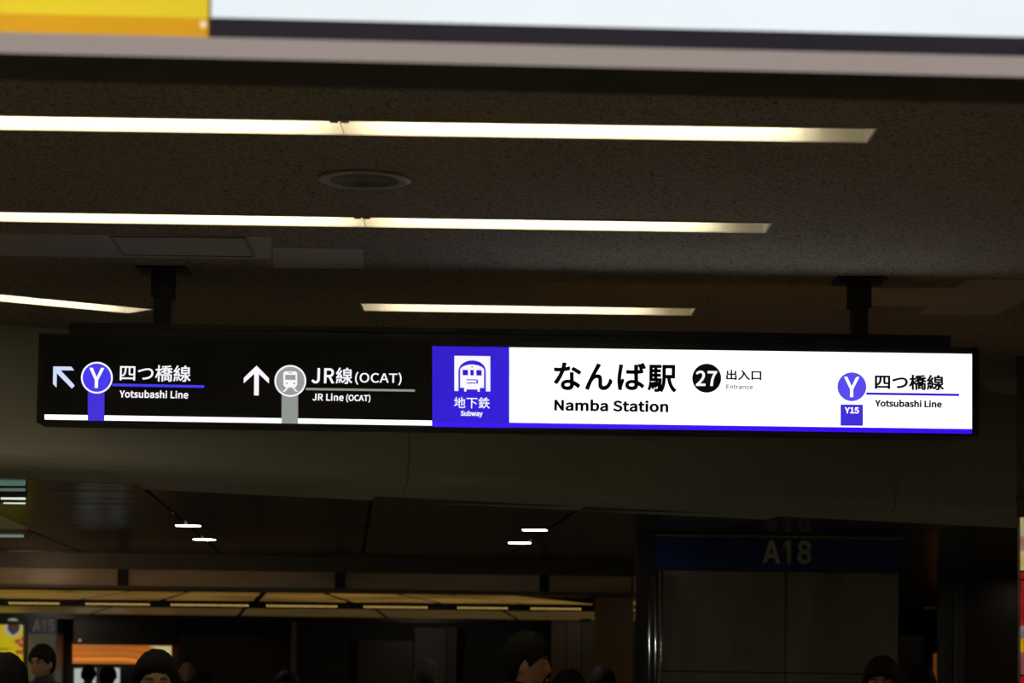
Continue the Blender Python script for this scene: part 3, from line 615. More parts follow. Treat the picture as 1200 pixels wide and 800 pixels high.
# farther low ceiling on the right, with orange downlights
ZR = 2.37
r_ = box('ceiling', (2.4, 28.2, ZR), (9, 45, ZR + 0.05), M_DARK); r_['kind'] = 'structure'
r_ = box('ceiling', (2.4, 28.0, ZR), (9, 28.2, ZL + .1), M_DARK); r_['kind'] = 'structure'
for px, py, lab in ((1066.5, 727, 'small orange downlight right of blue banded pillar, lowest'), (1084, 724.5, 'small orange downlight right of blue banded pillar, middle'),
                    (1122, 720.5, 'small dim orange downlight right of the steel mullion')):
    downlight(px, py, ZR, 0.075, M_DLW, lab, 'orange downlights at the right')
downlight(1187, 710.5, ZR, 0.05, M_DL, 'tiny white downlight beside the red vending display', 'downlights at the far right')

# far wall of the hall
YW = 36.5
fw = box('wall_far', (-9, YW, 0), (9, YW + 0.1, 3.2), mat('far_wall', (0.05, 0.042, 0.03), 0.5, var=0.2, scale=1)); fw['kind'] = 'structure'
e_ = box('wall_far', (-9, 45.9, 0), (9, 46, 3.5), M_DARK); e_['kind'] = 'structure'

# ================================================================== PILLARS
def pillar(px0, px1, yband0, yband1, yf, depth, lab, letters=None, seams=(), hseam=None, top=None, mband=None, mface=None, ztop=None, cat='pillar'):
    xm = (px0 + px1) / 2
    a = PY(px0, yband1, yf).x; b = PY(px1, yband1, yf).x
    zt = PY(xm, yband0, yf).z; zb = PY(xm, yband1, yf).z
    zt2 = ztop or zt + 0.012
    r = empty('pillar', ((a + b) / 2, yf + depth / 2, 0), lab, cat)
    box('core', (a + .02, yf + .02, 0), (b - .02, yf + depth, zt2), M_BLACK, r)
    xs = [a] + [PY(s, yband1, yf).x for s in seams] + [b]
    zs = [0.0]
    if hseam: 
        zh = PY(xm, hseam, yf).z; zs.append(zh)
    zs.append(zb)
    for i in range(len(xs) - 1):
        for k in range(len(zs) - 1):
            box('stone_panel', (xs[i] + .004, yf, zs[k] + .004), (xs[i + 1] - .004, yf + .03, zs[k + 1] - .004), mface or M_MARB, r, 0.002)
    for sx, x0, x1 in ((-1, a, a + .02), (1, b - .02, b)):
        box('side_panel', (x0, yf + .034, 0), (x1, yf + depth, zb - .004), mface or M_MARB, r)
    bl = box('name_band', (a - .006, yf - .006, zb), (b + .006, yf + depth, zt), mband or M_BLUE, r)
    if letters:
        s, x0, y0, x1, y1 = letters
        write('lettering', s, (x0, y0, x1, y1), yf - .008, M_LETTER, bl, GROTESK, bold=0.0, grow=0.022)
    return r
YP = 16.2
pl = pillar(769, 1053.5, 630.5, 669, YP, 1.6, 'wide grey marble pillar with blue A18 name band at the right', ('A18', 893.5, 633.5, 951, 658.5), (921,), 788, ztop=ZL)
# fine pale ledge line on top of the band
a = PY(769, 628, YP).x; b = PY(1053.5, 628, YP).x; z = PY(911, 629, YP).z
box('ledge', (a - .01, YP - .012, z - .006), (b + .01, YP + .02, z + .010), mat('pale_ledge', (0.4, 0.35, 0.22), 0.4), pl)

# steel corner tubes and dark glossy post left of it
cp = empty('corner_post', (PY(765, 700, YP).x, YP + .05, 0), 'dark glossy post with three vertical steel tubes beside the marble pillar', 'post')
zt = PY(768, 668, YP).z
for px, r in ((762.3, .010), (769.5, .011), (775.5, .007)):
    x = PY(px, 700, YP).x; bm = bmesh.new(); add_cyl(bm, (x, YP - .022, 0), (x, YP - .022, zt), r, 16); obj('steel_tube', bm, M_CHROME, cp, True)
box('post', (PY(745, 700, YP).x, YP + .02, 0), (PY(768, 700, YP).x - .006, YP + .3, ZL), M_GLASS, cp, 0.004)

# far pillars and wall bays
pillar(33, 66, 722, 742, 35.6, 0.6, 'far grey pillar with blue A15 name band behind the man in glasses', ('A15', 38.5, 725.7, 64, 738.7), (), None, ztop=2.25,
       mband=mat('bright_blue_band', (0.02, 0.08, 0.36), 0.4), mface=mat('pale_stone', (0.5, 0.48, 0.45), 0.4))
pillar(210, 336, 725, 745, 35.9, 0.5, 'dark far pillar with a dim navy band, left of centre', None, (), None, ztop=2.25, mband=mat('dim_navy_band', (0.006, 0.010, 0.03), 0.5), mface=mat('brown_stone', (0.06, 0.045, 0.03), 0.4))
pillar(575, 645, 729, 736, 35.7, 0.5, 'dark far pillar with thin navy band above the man in profile', None, (), None, ztop=2.25, mband=mat('navy_band', (0.008, 0.018, 0.08), 0.5), mface=mat('dark_stone', (0.035, 0.033, 0.03), 0.4))
M_TAN = mat('tan_stone', (0.36, 0.30, 0.22), 0.3, var=0.1, scale=0.8)
pillar(699, 757, 700, 701, 30.0, 0.6, 'light tan stone pillar left of the steel tubes', None, (), None, ztop=2.5, mband=M_TAN, mface=M_TAN)
wp = empty('wall_cladding', (PY(660, 760, 34).x, 34, 0), 'brown stone wall bay between the navy pillar and tan pillar', 'wall')
for a_, b_ in ((646, 663), (664, 681), (682, 699)):
    box('stone_panel', (PY(a_, 760, 34).x, 34, 0), (PY(b_, 760, 34).x, 34.3, 2.18), mat('brown_wall_stone', (0.2, 0.165, 0.125), 0.35, var=0.15, scale=0.8), wp)
wp = empty('wall_cladding', (PY(460, 760, 36).x, 36, 0), 'grey wall bays behind the person seen from behind near centre', 'wall')
for a_, b_, cc in ((420, 484, (0.075, 0.073, 0.068)), (486, 523, (0.13, 0.13, 0.125)), (524, 535, (0.085, 0.085, 0.08))):
    box('wall_panel', (PY(a_, 760, 36).x, 36, 0), (PY(b_, 760, 36).x, 36.2, PY(a_, 750 if a_ == 420 else 735, 36).z), mat('bay_%d' % a_, cc, 0.4), wp)
bm = bmesh.new(); add_box(bm, (PY(341, 760, 35.5).x, 35.5, 0), (PY(347, 760, 35.5).x, 35.7, PY(344, 728, 35.5).z)); tag(obj('steel_post', bm, mat('grey_post', (0.22, 0.22, 0.19), 0.4)), 'slim grey vertical post right of the dim navy banded pillar', 'post')

# shop front with orange sign
YS = 36.2
sf = empty('shop_front', (PY(143, 790, YS).x, YS, 0), 'far shop front with glowing orange wave sign behind the crowd', 'shop')
flat('fascia_board', [[(78, 724), (206, 726), (206, 756), (78, 755)]], YS, M_DARK, sf, thick=0.15)
sg = flat('sign_panel', [[(85, 755), (201, 756.5), (201, 778), (85, 777)]], YS - .02, emi('orange_sign', (176, 98, 34), 1.0, var=0.12, scale=1.0), sf, thick=0.02)
def wave(y0, dy, x0, w):
    P = []; Q = []
    for i in range(21):
        x = 86 + (w - 86) * i / 20; t = max(0, (x - x0) / 40)
        y = y0 + 0.3 + 9 * t * t
        if y > 777: break
        P.append((x, y)); Q.append((x, y + dy))
    return [[P[i], P[i + 1], Q[i + 1], Q[i]] for i in range(len(P) - 1)]
flat('wave_line', wave(760.5, 1.0, 143, 200) + wave(768.2, 1.1, 139, 190) + wave(757, .7, 158, 200), YS - .024, emi('dark_orange_line', (112, 52, 18), 1), sg)
flat('wave_band', wave(769.5, 4.0, 141, 190), YS - .023, emi('light_orange_band', (214, 124, 44), 1), sg)
flat('pale_corner', [[(174, 756.6), (200.5, 756.9), (200.5, 771), (194, 767), (186, 761)]], YS - .024, emi('pale_sign_corner', (185, 175, 120), 1), sg)
flat('shelf_rail', [[(83, 777.5), (206, 779), (206, 782), (83, 781)]], YS - .04, mat('brown_rail', (0.10, 0.075, 0.05), 0.5), sf, thick=0.1)
flat('lit_window', [[(87, 783), (112, 783), (112, 822), (87, 822)], [(124, 782), (140, 782.5), (140, 822), (124, 822)]], YS, emi('shop_window_glow', (165, 175, 168), 1), sf, thick=0.02)
flat('dark_window', [[(142, 783), (205, 784), (205, 1050), (142, 1050)]], YS, mat('grey_shop_glass', (0.09, 0.1, 0.1), 0.25), sf, thick=0.02)
bm = bmesh.new(); bmesh.ops.create_icosphere(bm, subdivisions=2, radius=0.022, matrix=Matrix.Translation(PY(93.5, 750, YS - .03))); obj('spot_lamp', bm, emi('spot_bulb', (200, 120, 80), 1), sf, True)

# yellow illuminated poster at the left edge
YQ = 35.5
po = empty('poster', (PY(8, 790, YQ).x, YQ, 0), 'yellow illuminated food poster with a bowl at the left edge', 'poster')
pp = flat('poster_sheet', [[(-40, 731), (27, 732), (27, 818), (-40, 817)]], YQ - .01, emi('yellow_poster', (170, 152, 14), 1, var=.08, scale=2), po, thick=0.03)
flat('frame', [[(27, 728), (31, 728), (31, 820), (27, 820)], [(-44, 726), (31, 727), (31, 732), (-44, 731)]], YQ - .03, M_DARK, po, thick=0.06)
flat('bowl_picture', [circ(15, 735, 10.5, 32)], YQ - .013, emi('bowl_print', (150, 150, 130), 1), pp)
flat('food_picture', [circ(16, 735, 7.2, 28)], YQ - .015, emi('food_print', (62, 34, 14), 1), pp)
flat('bowl_picture', [circ(15.5, 740.5, 3.2, 20)], YQ - .017, emi('bowl_blue', (35, 45, 75), 1), pp)
bm = None
pk = []
for k in range(7): pk += [circ(23 + 3.4 * math.cos(k), 756 + 8 * math.sin(k * 1.9), 2.6, 12)]
flat('pink_picture', pk, YQ - .013, emi('pink_print', (150, 52, 50), 1), pp)
flat('small_print', [rect(0 + 2.2 * k, 759, 1.4 + 2.2 * k, 761.2) for k in range(5)], YQ - .015, emi('print_dark', (60, 50, 10), 1), pp)

# glazed screen right of the marble pillar, glowing strips standing in for orange reflections
YG = 22.0
gs = empty('glass_screen', (PY(1115, 700, YG).x, YG, 0), 'dark glazed screen with slim steel mullion right of marble pillar', 'screen')
def vbar(px0, px1, y0, mm, nm, dy=0.0, t=.05):
    return box(nm, (PY(px0, 700, YG).x, YG + dy, 0), (PY(px1, 700, YG).x, YG + dy + t, min(PY(px0, y0, YG).z, ZL - .006)), mm, gs)
vbar(1117.2, 1120, 640, mat('dull_steel', (0.10, 0.10, 0.09), 0.35, metal=0.3), 'mullion', -.03)
vbar(1099, 1131, 645, mat('grey_glass', (0.045, 0.045, 0.04), 0.3), 'grey_pane')
vbar(1132, 1290, 640, mat('brown_pane', (0.035, 0.02, 0.01), 0.2, var=.4, scale=.7), 'brown_pane')
vbar(1056, 1082, 745, mat('brown_pane', (0.035, 0.02, 0.01)), 'brown_pane')
flat('orange_glow', [[(1084, 652), (1098, 652), (1098, 712), (1084, 712)]], 30.5, emi('orange_glow_dim', (48, 25, 9), 1, var=.3, scale=1.5), gs, thick=.05)
flat('orange_glow', [[(1094.5, 766), (1098, 765), (1098, 1000), (1094.5, 1000)]], 30.5, emi('orange_glow_bright', (92, 46, 14), 1, var=.3, scale=1.5), gs, thick=.05)

# dark column at the right edge with the lit red and white vending display
YV = 12.5
x0 = PY(1191.3, 500, YV).x
COLROT = Matrix.Translation((x0, YV, 0)) @ Matrix.Rotation(math.radians(-12.6), 4, 'Z') @ Matrix.Translation((-x0, -YV, 0))
cv = empty('column', (x0 + .5, YV + .4, 0), 'dark column at the right edge of the picture', 'column')
box('shaft', (x0, YV, 0), (x0 + 1.0, YV + .8, ZC - .002), mat('column_paint', (0.055, 0.05, 0.045), 0.5), cv)
z = PY(1195, 582, YV).z
box('collar', (x0 - .006, YV - .01, z - .012), (x0 + 1.0, YV + .81, z), M_BLACK, cv)
vd = empty('vending_display', (x0 + .4, YV - .1, 0), 'red and cream lit display at the right edge', 'display')
xa = PY(1193.4, 700, YV).x; xb = xa + 0.6
def vz(y): return PY(1195, y, YV - .2).z
box('cabinet', (xa, YV - .2, 0), (xb, YV - .012, vz(603)), M_BLACK, vd)
for ya, yb, c3 in ((606, 628, (150, 140, 100)), (628, 646, (150, 110, 95)), (646, 668, (170, 150, 95)), (670, 678, (110, 14, 16)), (680, 733, (118, 16, 22)), (733, 748, (110, 100, 95)), (748, 764, (190, 140, 10)), (764, 790, (125, 70, 65)), (792, 1060, (130, 18, 22))):
    bm = bmesh.new(); add_box(bm, (xa + .012, YV - .21, vz(yb)), (xb - .01, YV - .2, vz(ya))); obj('display_panel', bm, emi('display_%d' % ya, c3, 1, var=.25, scale=9), vd)
bm = bmesh.new(); add_box(bm, (xa, YV - .22, vz(1060)), (xa + .008, YV - .2, vz(606))); obj('edge_trim', bm, mat('edge_trim', (0.4, 0.4, 0.36), 0.4), vd)

for o in (cv, vd):
    for ch in o.children:
        ch.data.transform(Matrix.Translation(-Vector(o.location)) @ COLROT @ Matrix.Translation(Vector(o.location)))

# ================================================================== FOREGROUND SIGN (out of focus, top of the picture)
YA = 3.87
ROT = Matrix.Translation((0, YA, 0)) @ Matrix.Rotation(math.radians(2.0), 4, 'Z') @ Matrix.Translation((0, -YA, 0))
fs = empty('hanging_sign', (0, YA + .1, 2.6), 'blurred yellow and white illuminated sign across the top, nearest the camera', 'sign')
Z = lambda y: PY(600, y, YA).z
XL, XD, XR = -1.05, PY(246, 20, YA).x, 1.05
def fbox(nm, a, b, m_, par):
    bm = bmesh.new(); add_box(bm, a, b); bmesh.ops.transform(bm, matrix=ROT, verts=bm.verts[:]); return obj(nm, bm, m_, par)
M_GREY = emi('glowing_lip', (150, 138, 132), 1.0)  # grey frame made to glow in place of light falling on it
hs = fbox('housing', (XL, YA + .004, Z(74)), (XR, YA + .2, Z(74) + .36), M_BLACK, fs)
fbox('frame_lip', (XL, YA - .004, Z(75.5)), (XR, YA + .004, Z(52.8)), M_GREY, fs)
fbox('orange_stripe', (XL, YA - .003, Z(52.8)), (XD, YA + .003, Z(30.5)), emi('orange_acrylic', (216, 156, 28), 1.0, var=.05), fs)
fbox('yellow_panel', (XL, YA - .003, Z(30.5)), (XD, YA + .003, Z(30.5) + .30), emi('yellow_acrylic', (228, 200, 44), 1.0, var=.05), fs)
fbox('dark_stripe', (XD + .004, YA - .003, Z(52.8)), (XR, YA + .003, Z(29.5)), emi('navy_black_acrylic', (30, 27, 40), 1.0), fs)
fbox('white_panel', (XD + .004, YA - .003, Z(29.5)), (XR, YA + .003, Z(29.5) + .30), emi('cool_white_acrylic', (236, 244, 249), 1.0, var=.02), fs)
fbox('divider', (XD, YA - .004, Z(52.8)), (XD + .004, YA + .003, Z(30.5) + .30), mat('divider_grey', (0.3, 0.25, 0.2), 0.5), fs)
bm = bmesh.new(); c = PY(240, 30, YA); add_cyl(bm, (c.x, YA - .006, c.z - .004), (c.x, YA - .002, c.z - .004), .005, 16); bmesh.ops.transform(bm, matrix=ROT, verts=bm.verts[:])
obj('rivet', bm, emi('rivet_light', (250, 225, 190), 1), fs)
for x in (-.8, .8):
    bm = bmesh.new(); add_cyl(bm, (x, YA + .1, Z(74) + .36), (x, YA + .1, ZC), .035, 16); bmesh.ops.transform(bm, matrix=ROT, verts=bm.verts[:]); obj('hanger', bm, M_BLACK, fs, True)

# ================================================================== THE STATION SIGN
YD = 10.0
st = empty('station_sign', (PY(596, 450, YD).x, YD + .1, PY(596, 450, YD).z), 'long hanging illuminated station sign, black left half and white right half', 'sign')
a = PY(44.0, 391, YD); b = PY(1147.8, 510.6, YD)
ztop, zbot = PY(600, 398.8, YD).z, PY(600, 503.2 , YD).z
SX0, SX1 = PY(44, 440, YD).x, PY(1147.6, 460, YD).x
hs = box('housing', (SX0, YD, zbot), (SX1, YD + .20, ztop), M_BLACK, st, 0.003)
t0, t1 = PY(80.5, 384, YD).x, PY(1114.5, 398, YD).x
zr = PY(600, 384.8, YD).z; zm = PY(600, 391.0, YD).z
tr = box('top_rail', (t0, YD + .01, zm), (t1, YD + .19, zr), M_BLACK, st)
box('top_rail_lower', (t0, YD + .006, ztop), (t1, YD + .194, zm - .004), M_BLACK, st)
M_FACE = mat('black_acrylic_face', (0.009, 0.009, 0.009), 0.7, spec=0.3, var=0.1)
fb = flat('black_face', [rect(48, 393.5, 506.3, 492.2)], YD - .004, M_FACE, st, thick=.003)
E_W = emi('backlit_white', (253, 253, 255), 1.3)
E_WL = emi('backlit_white_mark', (250, 246, 255), 1.0)
E_AR = emi('backlit_pale_blue', (208, 218, 250), 1.0)
E_BL = emi('backlit_blue_mark', (66, 54, 232), 1.0)
E_BS = emi('backlit_blue_stem', (62, 44, 214), 1.0)
E_BP = emi('backlit_deep_blue', (43, 18, 208), 1.0, var=.06, scale=3)
E_BB = emi('backlit_blue_stripe', (56, 10, 238), 1.0)
E_BR = emi('backlit_violet_blue', (88, 74, 238), 1.0)
E_GY = emi('backlit_grey', (150, 154, 150), 1.0)
E_GS = emi('backlit_grey_stem', (142, 148, 142), 1.0)
E_GL = emi('backlit_grey_line', (138, 148, 134), 1.0)
M_INK = mat('black_ink', (0.008, 0.007, 0.012), 0.5, var=0.05)
M_INK2 = mat('grey_ink', (0.10, 0.09, 0.16), 0.5, var=0.05)
D = YD - .005
# left half
flat('white_stripe', [rect(52.2, 485.4, 506.3, 491.4, .0158)], D, E_W, fb)
flat('arrow_symbol', [[(62.4, 429.2), (83.5, 429.4), (87, 433.8), (71, 433.7), (66.6, 437.2), (66.3, 454), (62, 449.8)], [(71, 433.7), (87.6, 451.5), (84.3, 455.3), (66.6, 437.2)]], D, E_AR, fb)
flat('line_stem', [[(103.0, 455), (122.4, 455), (122.2, 493.0), (102.8, 492.7)]], D - .001, E_BS, fb)
flat('line_ring', ring_polys(113.5, 442.4, 16.6, 18.6), D - .002, E_WL, fb)
flat('line_disc', [circ(113.5, 442.4, 16.7)], D - .0015, E_BL, fb)
flat('line_rule', [rect(131.3, 449.2, 239.3, 452.3, .0195)], D, E_BL, fb)
write('lettering', 'Y', (104.8, 430.6, 122.2, 454.4), D - .003, E_WL, fb, bold=.018)
write('lettering', '四つ橋線', (140.8, 427.0, 223.8, 446.2), D, E_WL, fb, bold=.012, ref='ink')
write('lettering', 'Yotsubashi Line', (140.2, 457.2, 220.7, 465.6), D, E_WL, fb, bold=.03, track=25)
flat('arrow_symbol', [[(300.7, 428.3), (315.2, 443), (315.2, 449.3), (303.4, 438.0), (297.9, 437.8), (285.6, 449), (285.7, 442.5)], [(297.9, 437.8), (303.4, 438.0), (303.2, 463.2), (297.7, 463.1)]], D, E_WL, fb)
flat('line_stem', [[(330.1, 458), (349.4, 458), (349.2, 496.2), (329.9, 495.9)]], D - .001, E_GS, fb)
flat('line_ring', ring_polys(340.2, 446.2, 16.6, 18.6), D - .002, E_WL, fb)
flat('line_disc', [circ(340.2, 446.2, 16.7)], D - .0015, E_GY, fb)
tb = [(333.5, 435), (346.8, 435), (348.3, 436.8), (348.3, 450.8), (346.3, 453.8), (334.2, 453.8), (332.0, 450.8), (332.0, 436.8)]
flat('train_symbol', [tb, [(336.2, 453.8), (338.6, 453.8), (333.6, 458.9), (331.0, 458.9)], [(342.2, 453.8), (344.4, 453.8), (349.2, 458.9), (346.6, 458.9)]], D - .0025, E_WL, fb)
flat('train_symbol', [rect(334.2, 439, 346.4, 444.8), rect(337.6, 436.4, 342.6, 437.3), circ(336, 449, 1.1, 12), circ(344.8, 449, 1.1, 12)], D - .0035, E_GY, fb)
flat('line_rule', [rect(358.5, 454.3, 486.2, 456.9, .015)], D, E_GL, fb)
write('lettering', 'JR', (365.4, 431.0, 391.9, 449.0), D, E_WL, fb, bold=.02, track=70)
write('lettering', '線', (393.8, 430.4, 413.2, 449.6), D, E_WL, fb, bold=.012, ref='ink')
write('lettering', '(OCAT)', (416.2, 435.6, 470.8, 450.6), D, E_WL, fb, bold=.012, ref='ink', track=10)
write('lettering', 'JR Line', (366.3, 461.0, 402.7, 469.2), D, E_WL, fb, bold=.03, track=35)
write('lettering', '(OCAT)', (405.8, 461.6, 434.2, 471.3), D, E_WL, fb, bold=.03, ref='ink')
# blue pictogram panel
bp_ = flat('blue_panel', [rect(506.6, 405.4, 596.6, 494.6, .0150)], YD - .004, E_BP, st, thick=.003)
flat('blue_stripe', [rect(506.6, 494.3, 596.6, 499.8, .0150)], YD - .0045, E_BB, st, thick=.003)
flat('train_symbol', [rect(532.4, 416.7, 574.6, 458.0, .012)], D, E_WL, bp_)
arch = [(537.2, 458.8), (537.2, 434)] + [(553.3 + 15.9 * math.cos(math.radians(a_)), 434.5 - 12.4 * math.sin(math.radians(a_))) for a_ in range(170, 5, -10)] + [(569.2, 434), (569.3, 459.2)]
flat('train_symbol', [arch], D - .001, E_BP, bp_)
body = [(539.2, 454.2), (539.2, 432.4), (541.5, 429.8), (546.5, 427.6), (553.3, 426.8), (560, 427.8), (565, 430), (567.2, 432.6), (567.2, 454.4), (562.3, 454.4), (562.3, 458.8), (559.6, 458.8), (559.6, 456.2), (546.6, 456.0), (546.6, 458.6), (543.9, 458.6), (543.9, 454.2)]
flat('train_symbol', [body], D - .002, E_WL, bp_)
flat('train_symbol', [rect(542.2, 433.2, 548.4, 439.4), rect(551.2, 433.3, 555.2, 439.6), rect(558.2, 433.4, 564.4, 439.8), circ(553.2, 429.6, .9, 12),
     rect(547, 444.3, 559.6, 445.4), rect(547, 448.0, 559.6, 449.1), [(559, 444.4), (560.2, 446), (560.2, 448), (559, 449.2), (558.4, 448), (558.4, 446)]], D - .003, E_BP, bp_)
write('lettering', '地下鉄', (532.0, 464.7, 574.2, 478.0), D, E_WL, bp_, bold=.010, ref='ink')
write('lettering', 'Subway', (539.9, 481.1, 565.6, 487.1), D, E_WL, bp_, bold=.04)
# white right half
wf = flat('white_face', [rect(596.8, 406.9, 1139.0, 494.9, .0142)], YD - .004, E_W, st, thick=.003)
flat('blue_stripe', [rect(596.8, 495.0, 1139.0, 500.6, .0137)], YD - .0045, E_BB, st, thick=.003)
for ch, bx in (('な', (649.2, 424.2, 681.4, 456.8)), ('ん', (686.0, 425.3, 718.2, 456.8)), ('ば', (723.6, 424.6, 757.0, 457.0)), ('駅', (759.0, 427.0, 792.9, 459.2))):
    write('lettering', ch, bx, D, M_INK, wf, bold=.027, ref='ink')
write('lettering', 'Namba Station', (649.6, 468.2, 783.4, 480.9), D, M_INK, wf, bold=.042, track=14)
flat('number_disc', [circ(828.2, 443.0, 17.0)], D, M_INK, wf)
write('lettering', '27', (815.6, 434.0, 840.4, 452.0), D - .001, E_WL, wf, bold=.024, track=45)
write('lettering', '出入口', (851.0, 433.0, 892.4, 445.0), D, M_INK, wf, bold=.03, ref='ink')
write('lettering', 'Entrance', (851.2, 450.3, 882.2, 455.4), D, M_INK2, wf, bold=.022, track=30)
flat('line_disc', [circ(998.3, 453.0, 16.9)], D, E_BR, wf)
write('lettering', 'Y', (989.3, 441.3, 1006.9, 465.0), D - .001, E_W, wf, bold=.01)
flat('line_rule', [rect(1015, 459.6, 1124, 462.4, .0145)], D, E_BP, wf)
flat('station_square', [rect(985.0, 473.7, 1011.3, 498.6, .008)], D, E_BS, wf)
write('lettering', 'Y15', (990.0, 477.0, 1006.6, 484.0), D - .001, E_W, wf, bold=.03)
write('lettering', '四つ橋線', (1025.2, 438.0, 1106.3, 456.2), D, M_INK, wf, bold=.03, ref='ink')
write('lettering', 'Yotsubashi Line', (1025.4, 468.3, 1103.8, 476.3), D, M_INK, wf, bold=.05)
# thin bezel around the face
bz = bmesh.new()
for r4 in (rect(1139.4, 405.5 + 8, 1147.6, 510.6 - .2, 0), ): 
    prism(bz, [PY(x, y, YD - .008) for x, y in r4], (0, .008, 0))
prism(bz, [PY(x, y, YD - .008) for x, y in rect(44.2, 492.4, 52, 495.2)], (0, .008, 0))
obj('bezel', bz, M_BLACK, st)
# back of the sign: lit orange exit panel that tints the ceiling behind
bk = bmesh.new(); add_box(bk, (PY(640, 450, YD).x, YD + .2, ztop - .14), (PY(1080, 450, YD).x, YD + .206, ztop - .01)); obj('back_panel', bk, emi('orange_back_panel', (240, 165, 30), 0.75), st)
# hangers
for px, nm in ((190.5, 0), (1007.5, 1)):
    x = PY(px, 340, YD + .08).x
    h = empty('hanger_post', (x, YD + .1, zr), ('left' if nm == 0 else 'right') + ' black hanger post holding the station sign to the ceiling', 'post', 'hanger posts of the station sign')
    box('ceiling_plate', (x - .105, YD + .0, ZC - .012), (x + .105, YD + .2, ZC), M_BLACK, h)
    box('sleeve', (x - .047, YD + .053, ZC - .125), (x + .047, YD + .147, ZC - .012), M_BLACK, h, .004)
    box('tube', (x - .034, YD + .066, zr), (x + .034, YD + .134, ZC - .12), M_BLACK, h, .003)
    bm = bmesh.new(); 
    for sx in (-.08, .08): add_cyl(bm, (x + sx, YD + .05, ZC - .018), (x + sx, YD + .05, ZC - .012), .008, 8)
    obj('bolt', bm, M_BLACK, h)

# ================================================================== PEOPLE
def g3(v, c, s): return math.exp(-(((v[0] - c[0]) / s[0]) ** 2 + ((v[1] - c[1]) / s[1]) ** 2 + ((v[2] - c[2]) / s[2]) ** 2))
def head_point(d):
    """surface of a head for a unit direction; face looks along -Y, centre of the skull at the origin"""
    x, y, z = d
    p = Vector((x * .077, y * .097, z * .118))
    if p.z < 0:
        t = min(1, -p.z / .118); p.x *= 1 - .30 * t ** 1.6
        if p.y > 0: p.y *= 1 - .45 * t ** 1.3
        else: p.y *= 1 - .06 * t
    if p.y < 0: p.y *= 0.96
    push = 0.0
    push += .022 * g3(p, (0, -.095, -.030), (.011, .05, .016)) + .010 * g3(p, (0, -.095, -.008), (.009, .05, .018))
    for s in (-1, 1):
        push -= .012 * g3(p, (s * .030, -.085, .004), (.017, .04, .012))
        push += .005 * g3(p, (s * .030, -.085, .026), (.022, .04, .009))
        push += .004 * g3(p, (s * .045, -.065, -.025), (.02, .04, .02))
        push += .004 * g3(p, (s * .012, -.09, -.036), (.008, .04, .008))
    push += .007 * g3(p, (0, -.09, -.062), (.022, .04, .006)) - .004 * g3(p, (0, -.09, -.071), (.018, .04, .004)) + .006 * g3(p, (0, -.09, -.078), (.018, .04, .006))
    push += .008 * g3(p, (0, -.085, -.108), (.022, .04, .014))
    p.y -= push
    return p
HC = 1.70 - .135            # height of the skull centre in a 1.70 m person
def make_body_mesh():
    bm = bmesh.new()
    r = bmesh.ops.create_icosphere(bm, subdivisions=5, radius=1)
    for v in r['verts']: v.co = head_point(v.co.normalized()) + Vector((0, 0, HC))
    for s in (-1, 1):          # ears
        r = bmesh.ops.create_icosphere(bm, subdivisions=3, radius=1)
        for v in r['verts']:
            c = v.co.copy(); v.co = Vector((s * (.076 + .008 * c.x + .004 * max(0, c.y)), .012 + .018 * c.y, HC - .012 + .031 * c.z))
    def cap(p, q, r0, r1):
        p = Vector(p); q = Vector(q); add_cyl(bm, p, q, r0, 20, r1)
        for c, rr in ((p, r0), (q, r1)): bmesh.ops.create_icosphere(bm, subdivisions=2, radius=rr, matrix=Matrix.Translation(c))
    cap((0, .018, HC - .08), (0, .035, 1.39), .052, .058)
    for s in (-1, 1):
        cap((0, .03, 1.385), (s * .165, .03, 1.355), .06, .055)
        cap((s * .09, .02, 1.27), (s * .075, .02, .98), .11, .10)
        cap((s * .175, .03, 1.345), (s * .215, .03, 1.07), .048, .038)
        cap((s * .215, .03, 1.07), (s * .225, -.03, .84), .038, .026)
        cap((s * .225, -.033, .83), (s * .222, -.055, .765), .032, .034)
        for k in range(4):
            bx = s * .222; by = -.085 + .019 * k; bz = .755
            L = (.034, .04, .042, .036)[3 - k]
            cap((bx, by, bz), (bx - s * .003, by - .004, bz - L), .0095, .009)
            cap((bx - s * .003, by - .004, bz - L), (bx - s * .014, by - .002, bz - L * 1.8), .009, .0075)
        cap((s * .212, -.075, .80), (s * .200, -.095, .755), .012, .010); cap((s * .200, -.095, .755), (s * .196, -.098, .725), .010, .008)
        cap((s * .09, .02, .93), (s * .10, .01, .50), .088, .056)
        cap((s * .10, .01, .50), (s * .10, .035, .10), .055, .034)
        cap((s * .10, .03, .045), (s * .115, -.12, .03), .042, .028)
    me = bpy.data.meshes.new('b'); bm.to_mesh(me); bm.free()
    o = bpy.data.objects.new('b', me); C.objects.link(o)
    md = o.modifiers.new('r', 'REMESH'); md.mode = 'VOXEL'; md.voxel_size = .0075; md.use_smooth_shade = True
    m2 = o.modifiers.new('s', 'SMOOTH'); m2.iterations = 2; m2.factor = .5
    dg = bpy.context.evaluated_depsgraph_get(); dg.update()
    out = bpy.data.meshes.new_from_object(o.evaluated_get(dg)); bpy.data.objects.remove(o)
    return out
